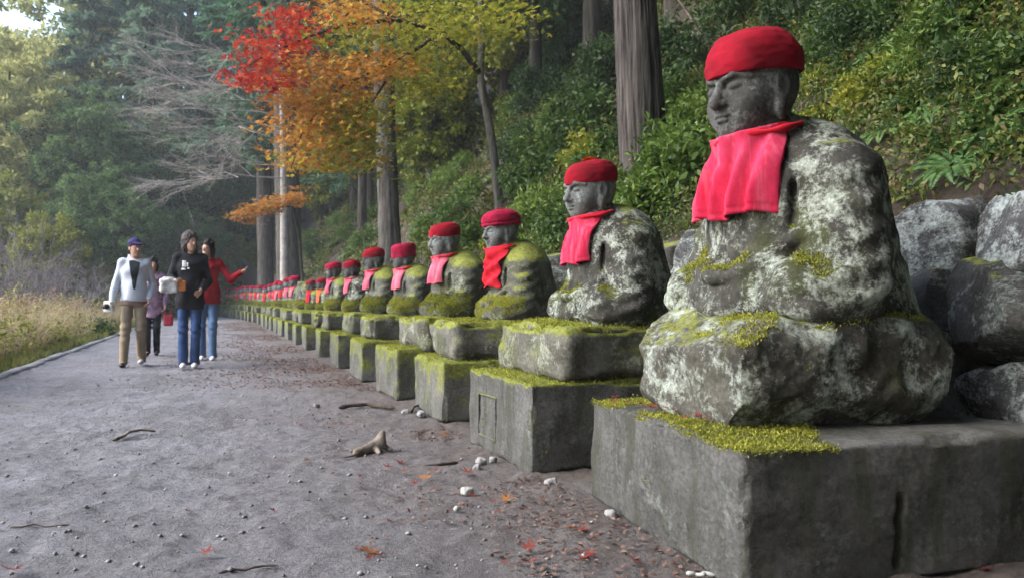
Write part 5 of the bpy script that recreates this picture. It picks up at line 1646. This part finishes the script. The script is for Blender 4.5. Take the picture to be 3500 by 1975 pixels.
# fourth visitor, mostly hidden behind the man
J = dict(BASE, knr=(.09, .06, .49), anr=(.085, .05, .085), knl=(-.085, .08, .50), anl=(-.08, -.02, .085), elr=(.25, -.04, 1.10), wrr=(.20, .10, .93), ell=(-.26, -.04, 1.10), wrl=(-.24, .08, .88), palmr=(-1, .3, 0), palml=(1, .3, 0))
fp = ray(384, 893, 12.2)
t, hd, Rm, q = make_person('person in a mauve checked coat half hidden behind the man in white', (fp[0], fp[1], 0), R(180), .90, J, 10)
link('trousers', sculpt('trousers', body_trousers(J, .095, .07, .06), M['black_cloth']), t)
link('coat', sculpt('coat', body_jacket(J, .035, .66, .062), M['plaid']), t)
link('hair', sculpt('hair', hair_mesh(hd, Rm, 'bob'), M['hair_dark']), t)
shoes(t, J, ('shoe_black', 'shoe_black'))
w = world_of(t, (-.30, .10, .62))
bt = empty('shoulder_bag', w); tag(bt, 'small red bag hanging beside the person in the mauve coat', 'bag')
link('bag', mesh_np('bag', *rough_block(.07, .04, .09, 14, .03, .006, 4, 9), M['bag_red']), bt)
link('strap', mesh_np('strap', *tube(np.array([(-.05, 0, .08), (-.03, 0, .17), (.0, 0, .21), (.03, 0, .17), (.05, 0, .08)]), .006, 6), M['bag_red']), bt)

# ------------------------------------------------------------------ small things on the ground
def gnd(px, py):
    d = 1950 * CAM_H / (py - 755)
    q = ray(px, py, d)
    return float(q[0]), float(q[1])

def mapleleaf(seed):
    g = np.random.default_rng(seed)
    tips = [(-150, .55), (-105, .8), (-50, .95), (0, 1.1), (50, .95), (105, .8), (150, .55)]
    V = [(0, 0, .004)]; F = []
    prev = None
    ring = []
    for k, (a, l) in enumerate(tips):
        if k: ring.append((tips[k - 1][0] + a) / 2)
        ring.append(a)
    for k, a in enumerate(ring):
        l = tips[k // 2][1] if k % 2 == 0 else .34
        l *= g.uniform(.9, 1.1) * .045
        V.append((math.sin(R(a)) * l, math.cos(R(a)) * l, .006 + .018 * (l / .045) ** 2 * g.uniform(.1, 1.1)))
    n = len(V)
    for k in range(1, n - 1): F.append((0, k + 1, k))
    V += [(.0, -.003, .003), (.003, -.045, .012), (-.003, -.045, .012)]
    F.append((n, n + 1, n + 2))
    return mesh_np('fallen_leaf', V, F, M['fallen_red'], smooth=False)
LEAVES = [mapleleaf(i) for i in range(5)]
def fallen(x, y, z, s, mat, label, group):
    o = link('fallen_leaf', random.choice(LEAVES)); set_mat(o, M[mat])
    o.location = (x, y, z); o.rotation_euler = (random.uniform(-.3, .3), random.uniform(-.3, .3), random.uniform(0, 6.28)); o.scale = (s * .8,) * 3
    tag(o, label, 'leaf', group)
for px, py, mat, s in ((1440, 1335, 'fallen_orange', 1.2), (1462, 1340, 'fallen_red', 1.3), (1475, 1402, 'fallen_red', 1.1), (1465, 1412, 'fallen_red', 1.2), (522, 1398, 'fallen_red', 1.2), (905, 1390, 'fallen_red', 1.0), (930, 1393, 'fallen_orange', 1.3),
                       (1072, 1208, 'fallen_orange', 1.6), (1115, 1100, 'fallen_orange', 1.6), (1180, 1195, 'fallen_red', 1.5), (1275, 1262, 'fallen_orange', 1.2), (760, 1075, 'fallen_red', 1.2), (1340, 1420, 'fallen_red', 1.1), (1600, 1420, 'fallen_red', 1.1),
                       (40, 1442, 'fallen_red', 1.4), (1010, 1170, 'fallen_red', 1.2), (975, 1180, 'fallen_red', 1.1), (470, 1290, 'fallen_red', .9), (2300, 1440, 'fallen_orange', 1.2), (2480, 1440, 'fallen_red', 1.2), (1330, 1385, 'fallen_red', 1.2), (690, 1290, 'fallen_red', .8)):
    x, y = gnd(px, py)
    fallen(x, y, .012, s, mat, 'curled orange fallen maple leaf lying on the grey gravel path' if mat == 'fallen_orange' else 'curled red fallen maple leaf lying on the grey gravel path', 'fallen maple leaves on the path')
for k in range(42):
    px = random.uniform(880, 1560); py = random.uniform(1020, 1420)
    x, y = gnd(px, py)
    if x > 1.40 or x < .2: continue
    fallen(x, y, .012, random.uniform(.45, .75), 'fallen_red', 'curled red fallen maple leaf lying on the grey gravel path', 'fallen maple leaves on the path')
for k in range(16):
    fallen(random.uniform(1.52, 1.66), random.uniform(2.3, 3.0), .455, random.uniform(.6, .9), 'fallen_red', 'small red leaf caught in the moss on the largest pedestal', 'leaves on the largest pedestal')

def litter(name, n, fx, fy, keep, L, lab, seed, mat='litter'):
    g = np.random.default_rng(seed)
    X, Y = fx(g, n), fy(g, n)
    k = keep(X, Y)
    X, Y = X[k], Y[k]; n = len(X)
    P = np.stack([X, Y, path_z(X, Y) + .008], -1)
    V, F = leaf_quads(P, g.normal(size=(n, 3)) * np.array([1, 1, .25]), np.array([0, 0, 1.0]) + g.normal(size=(n, 3)) * .35, g.uniform(.5, 1.3, n) * L, L * .55)
    o = link(name, mesh_np(name, V, F, M[mat])); tag(o, lab, 'leaf litter', kind='stuff')
litter('leaf_litter', 5500, lambda g, n: 1.48 - np.abs(g.normal(size=n)) * .42, lambda g, n: 1.3 + 10 * g.random(n) ** 1.0, lambda X, Y: fbm(np.stack([X, Y, X * 0], -1), 1.6, 3) > -.05, .026, 'small brown and red leaf litter along the pedestal feet', 1)
litter('leaf_litter', 12000, lambda g, n: 1.4 - np.abs(g.normal(size=n)) * 1.0, lambda g, n: 8 + 24 * g.random(n), lambda X, Y: (fbm(np.stack([X, Y, X * 0], -1), .9, 3) > -.12) & (X > -1.6), .036, 'reddish leaf litter on the far half of the path', 2)
# grit and small stones
def grit(n, seed):
    g = np.random.default_rng(seed)
    d = 1.6 * (9 / 1.6) ** g.random(n)
    px = g.uniform(-100, 1500, n)
    t = (px - 1288) / 1950 * d
    X = d * math.sin(R(YAW)) + t * math.cos(R(YAW)); Y = d * math.cos(R(YAW)) - t * math.sin(R(YAW))
    k = (X > -2.1) & (X < 1.46); X, Y = X[k], Y[k]; n = len(X)
    s = .003 + .012 * g.random(n) ** 7
    oct_ = np.array([(1, 0, 0), (0, 1, 0), (-1, 0, 0), (0, -1, 0), (0, 0, .7), (0, 0, -.5)])
    rv = g.uniform(.7, 1.3, (n, 6, 1))
    a = g.uniform(0, 6.28, n); c, s_ = np.cos(a)[:, None], np.sin(a)[:, None]
    O = oct_[None] * rv * s[:, None, None]
    V = np.stack([O[..., 0] * c - O[..., 1] * s_, O[..., 0] * s_ + O[..., 1] * c, O[..., 2]], -1) + np.stack([X, Y, path_z(X, Y) + s * .3], -1)[:, None]
    f = np.array([(0, 1, 4), (1, 2, 4), (2, 3, 4), (3, 0, 4), (1, 0, 5), (2, 1, 5), (3, 2, 5), (0, 3, 5)])
    F = (np.arange(n)[:, None, None] * 6 + f[None]).reshape(-1, 3)
    m, nt, b = new_mat('grit_stones')
    gg = nd(nt, 'ShaderNodeNewGeometry')
    nt.links.new(ramp(nt, gg.outputs['Random Per Island'], [(.1, (.15, .145, .147)), (.55, (.26, .255, .265)), (1.0, (.36, .35, .36))]), b.inputs['Base Color'])
    b.inputs['Roughness'].default_value = .9
    o = link('gravel', mesh_np('gravel', V.reshape(-1, 3), F, m, False)); tag(o, 'loose grit on the path surface', 'gravel', kind='stuff')
grit(2600, 4)

def stick(pts, r0, r1, mat, lab, name='stick', lift=.0):
    P = []
    for (px, py, z) in pts:
        x, y = gnd(px, py); P.append((x, y, z))
    P = np.array(P); c = P[0].copy(); c[2] = 0
    t = np.linspace(0, len(P) - 1, 16)
    Q = np.stack([np.interp(t, np.arange(len(P)), P[:, k]) for k in range(3)], -1) - c
    kk = np.random.default_rng(int(abs(pts[0][0])) + 3).normal(size=(6, 3)) * .008
    Q += np.stack([np.interp(np.linspace(0, 5, 16), np.arange(6), kk[:, j]) for j in range(3)], -1) * np.array([1, 1, .5])
    rad = np.linspace(r0, r1, 16) * (.8 + .4 * np.random.default_rng(5).random(16)) * .8; rad[0] *= .4; rad[-1] *= .3
    o = link(name, mesh_np(name, *tube(Q, rad, 8), M[mat])); o.location = tuple(c)
    tag(o, lab, 'stick')
stick([(290, 1110, .012), (325, 1098, .03), (355, 1092, .035), (398, 1088, .012)], .014, .010, 'wood', 'curved pale stick lying alone on the left of the path')
stick([(850, 1030, .02), (920, 1024, .03), (1000, 1030, .02)], .022, .018, 'wood_dark', 'thick dark stick lying before the fourth pedestal')
stick([(1030, 1040, .015), (1065, 1020, .04)], .018, .010, 'wood_dark', 'short dark stick end propped on stones by the third pedestal')
stick([(880, 1140, .01), (925, 1138, .012)], .008, .005, 'wood', 'thin pale twig beside the splintered wood chunk')
stick([(1060, 1178, .012), (1150, 1168, .012)], .012, .01, 'wood_dark', 'flat brown stick lying before the second pedestal')
stick([(560, 1440, .008), (700, 1420, .01)], .006, .004, 'wood_dark', 'thin dark twig at the bottom of the picture')
stick([(1720, 1447, .012), (1800, 1452, .012)], .010, .008, 'pebble_white', 'pale bare twig at the foot of the largest pedestal')
stick([(30, 1330, .008), (180, 1322, .01)], .005, .003, 'wood_dark', 'thin dark twig on the lower left of the path')
# the splintered chunk of wood
x, y = gnd(938, 1140)
t = empty('wood_chunk', (x, y, 0), R(20)); tag(t, 'splintered pale chunk of wood lying in the middle of the path', 'wood chunk')
f = Field((-.16, -.12, -.02), (.16, .12, .16), .006)
f.cone((-.10, .0, .02), (.05, .01, .045), .022, .036, .01); f.cone((.05, .01, .045), (.075, .02, .105), .036, .020, .02); f.cone((.02, 0, .03), (.0, -.07, .015), .022, .012, .012); f.cone((.06, .02, .05), (.10, -.03, .015), .02, .014, .01)
f.ell((.085, .03, .11), (.03, .012, .03), .005, rotm(0, 30, 0), sub=True)
link('stump', sculpt('stump', f, M['wood'], .006, 25), t)
link('splinter', mesh_np('splinter', *tube(np.array([(-.09, -.01, .02), (-.15, -.03, .012), (-.21, -.02, .008)]), [.012, .007, .002], 6), M['wood']), t)
# stones lying about
PB = [mesh_np('stone', *rough_block(.5, .42, .34, 12, .3, .05, 3.0 * i, 3, lump=.12), M['pebble']) for i in range(4)]
for px, py, s, mat, lab in ((1174, 1240, .055, 'pebble_white', 'round whitish stone among leaves before the second pedestal'), (1210, 1165, .06, 'pebble', 'grey stone at the foot of the second pedestal'), (1240, 1160, .05, 'pebble', 'small grey stone right beside the foot of the second pedestal'),
                            (1020, 1040, .06, 'pebble', 'pale stone by the third pedestal'), (1060, 1045, .07, 'pebble', 'small grey stone by the third pedestal'), (1150, 1280, .03, 'pebble_white', 'flat pale stone on open gravel'), (1385, 1220, .06, 'pebble', 'dark flat stone before the gap of the first two pedestals'),
                            (797, 1022, .05, 'pebble', 'small dark stone on the open path before the fourth pedestal'), (610, 995, .02, 'pebble_white', 'small white stone on the open path below the woman in black'), (1535, 1300, .06, 'pebble', 'small stone at the near front corner of the largest pedestal'), (1200, 1180, .05, 'pebble', 'small stone in the leaves before the second pedestal'),
                            (295, 1135 + 60, .018, 'pebble_white', 'tiny white stone left of the path centre'), (155, 1325, .018, 'pebble_white', 'tiny white stone at the lower left'), (580, 1190, .018, 'pebble_white', 'tiny white stone below the curved stick')):
    x, y = gnd(px, py)
    o = link('stone', random.choice(PB)); set_mat(o, M[mat]); o.scale = (s, s, s); o.location = (x, y, s * .22); o.rotation_euler = (0, 0, random.uniform(0, 6))
    tag(o, lab, 'stone')
o = link('boulder', mesh_np('boulder', *rough_block(.16, .14, .15, 20, .10, .02, 6, 5, lump=.05), M['rock_pale'])); o.location = (2.36, 1.50, .06)
tag(o, 'pale rock cut by the right edge at the foot of the largest pedestal', 'rock')
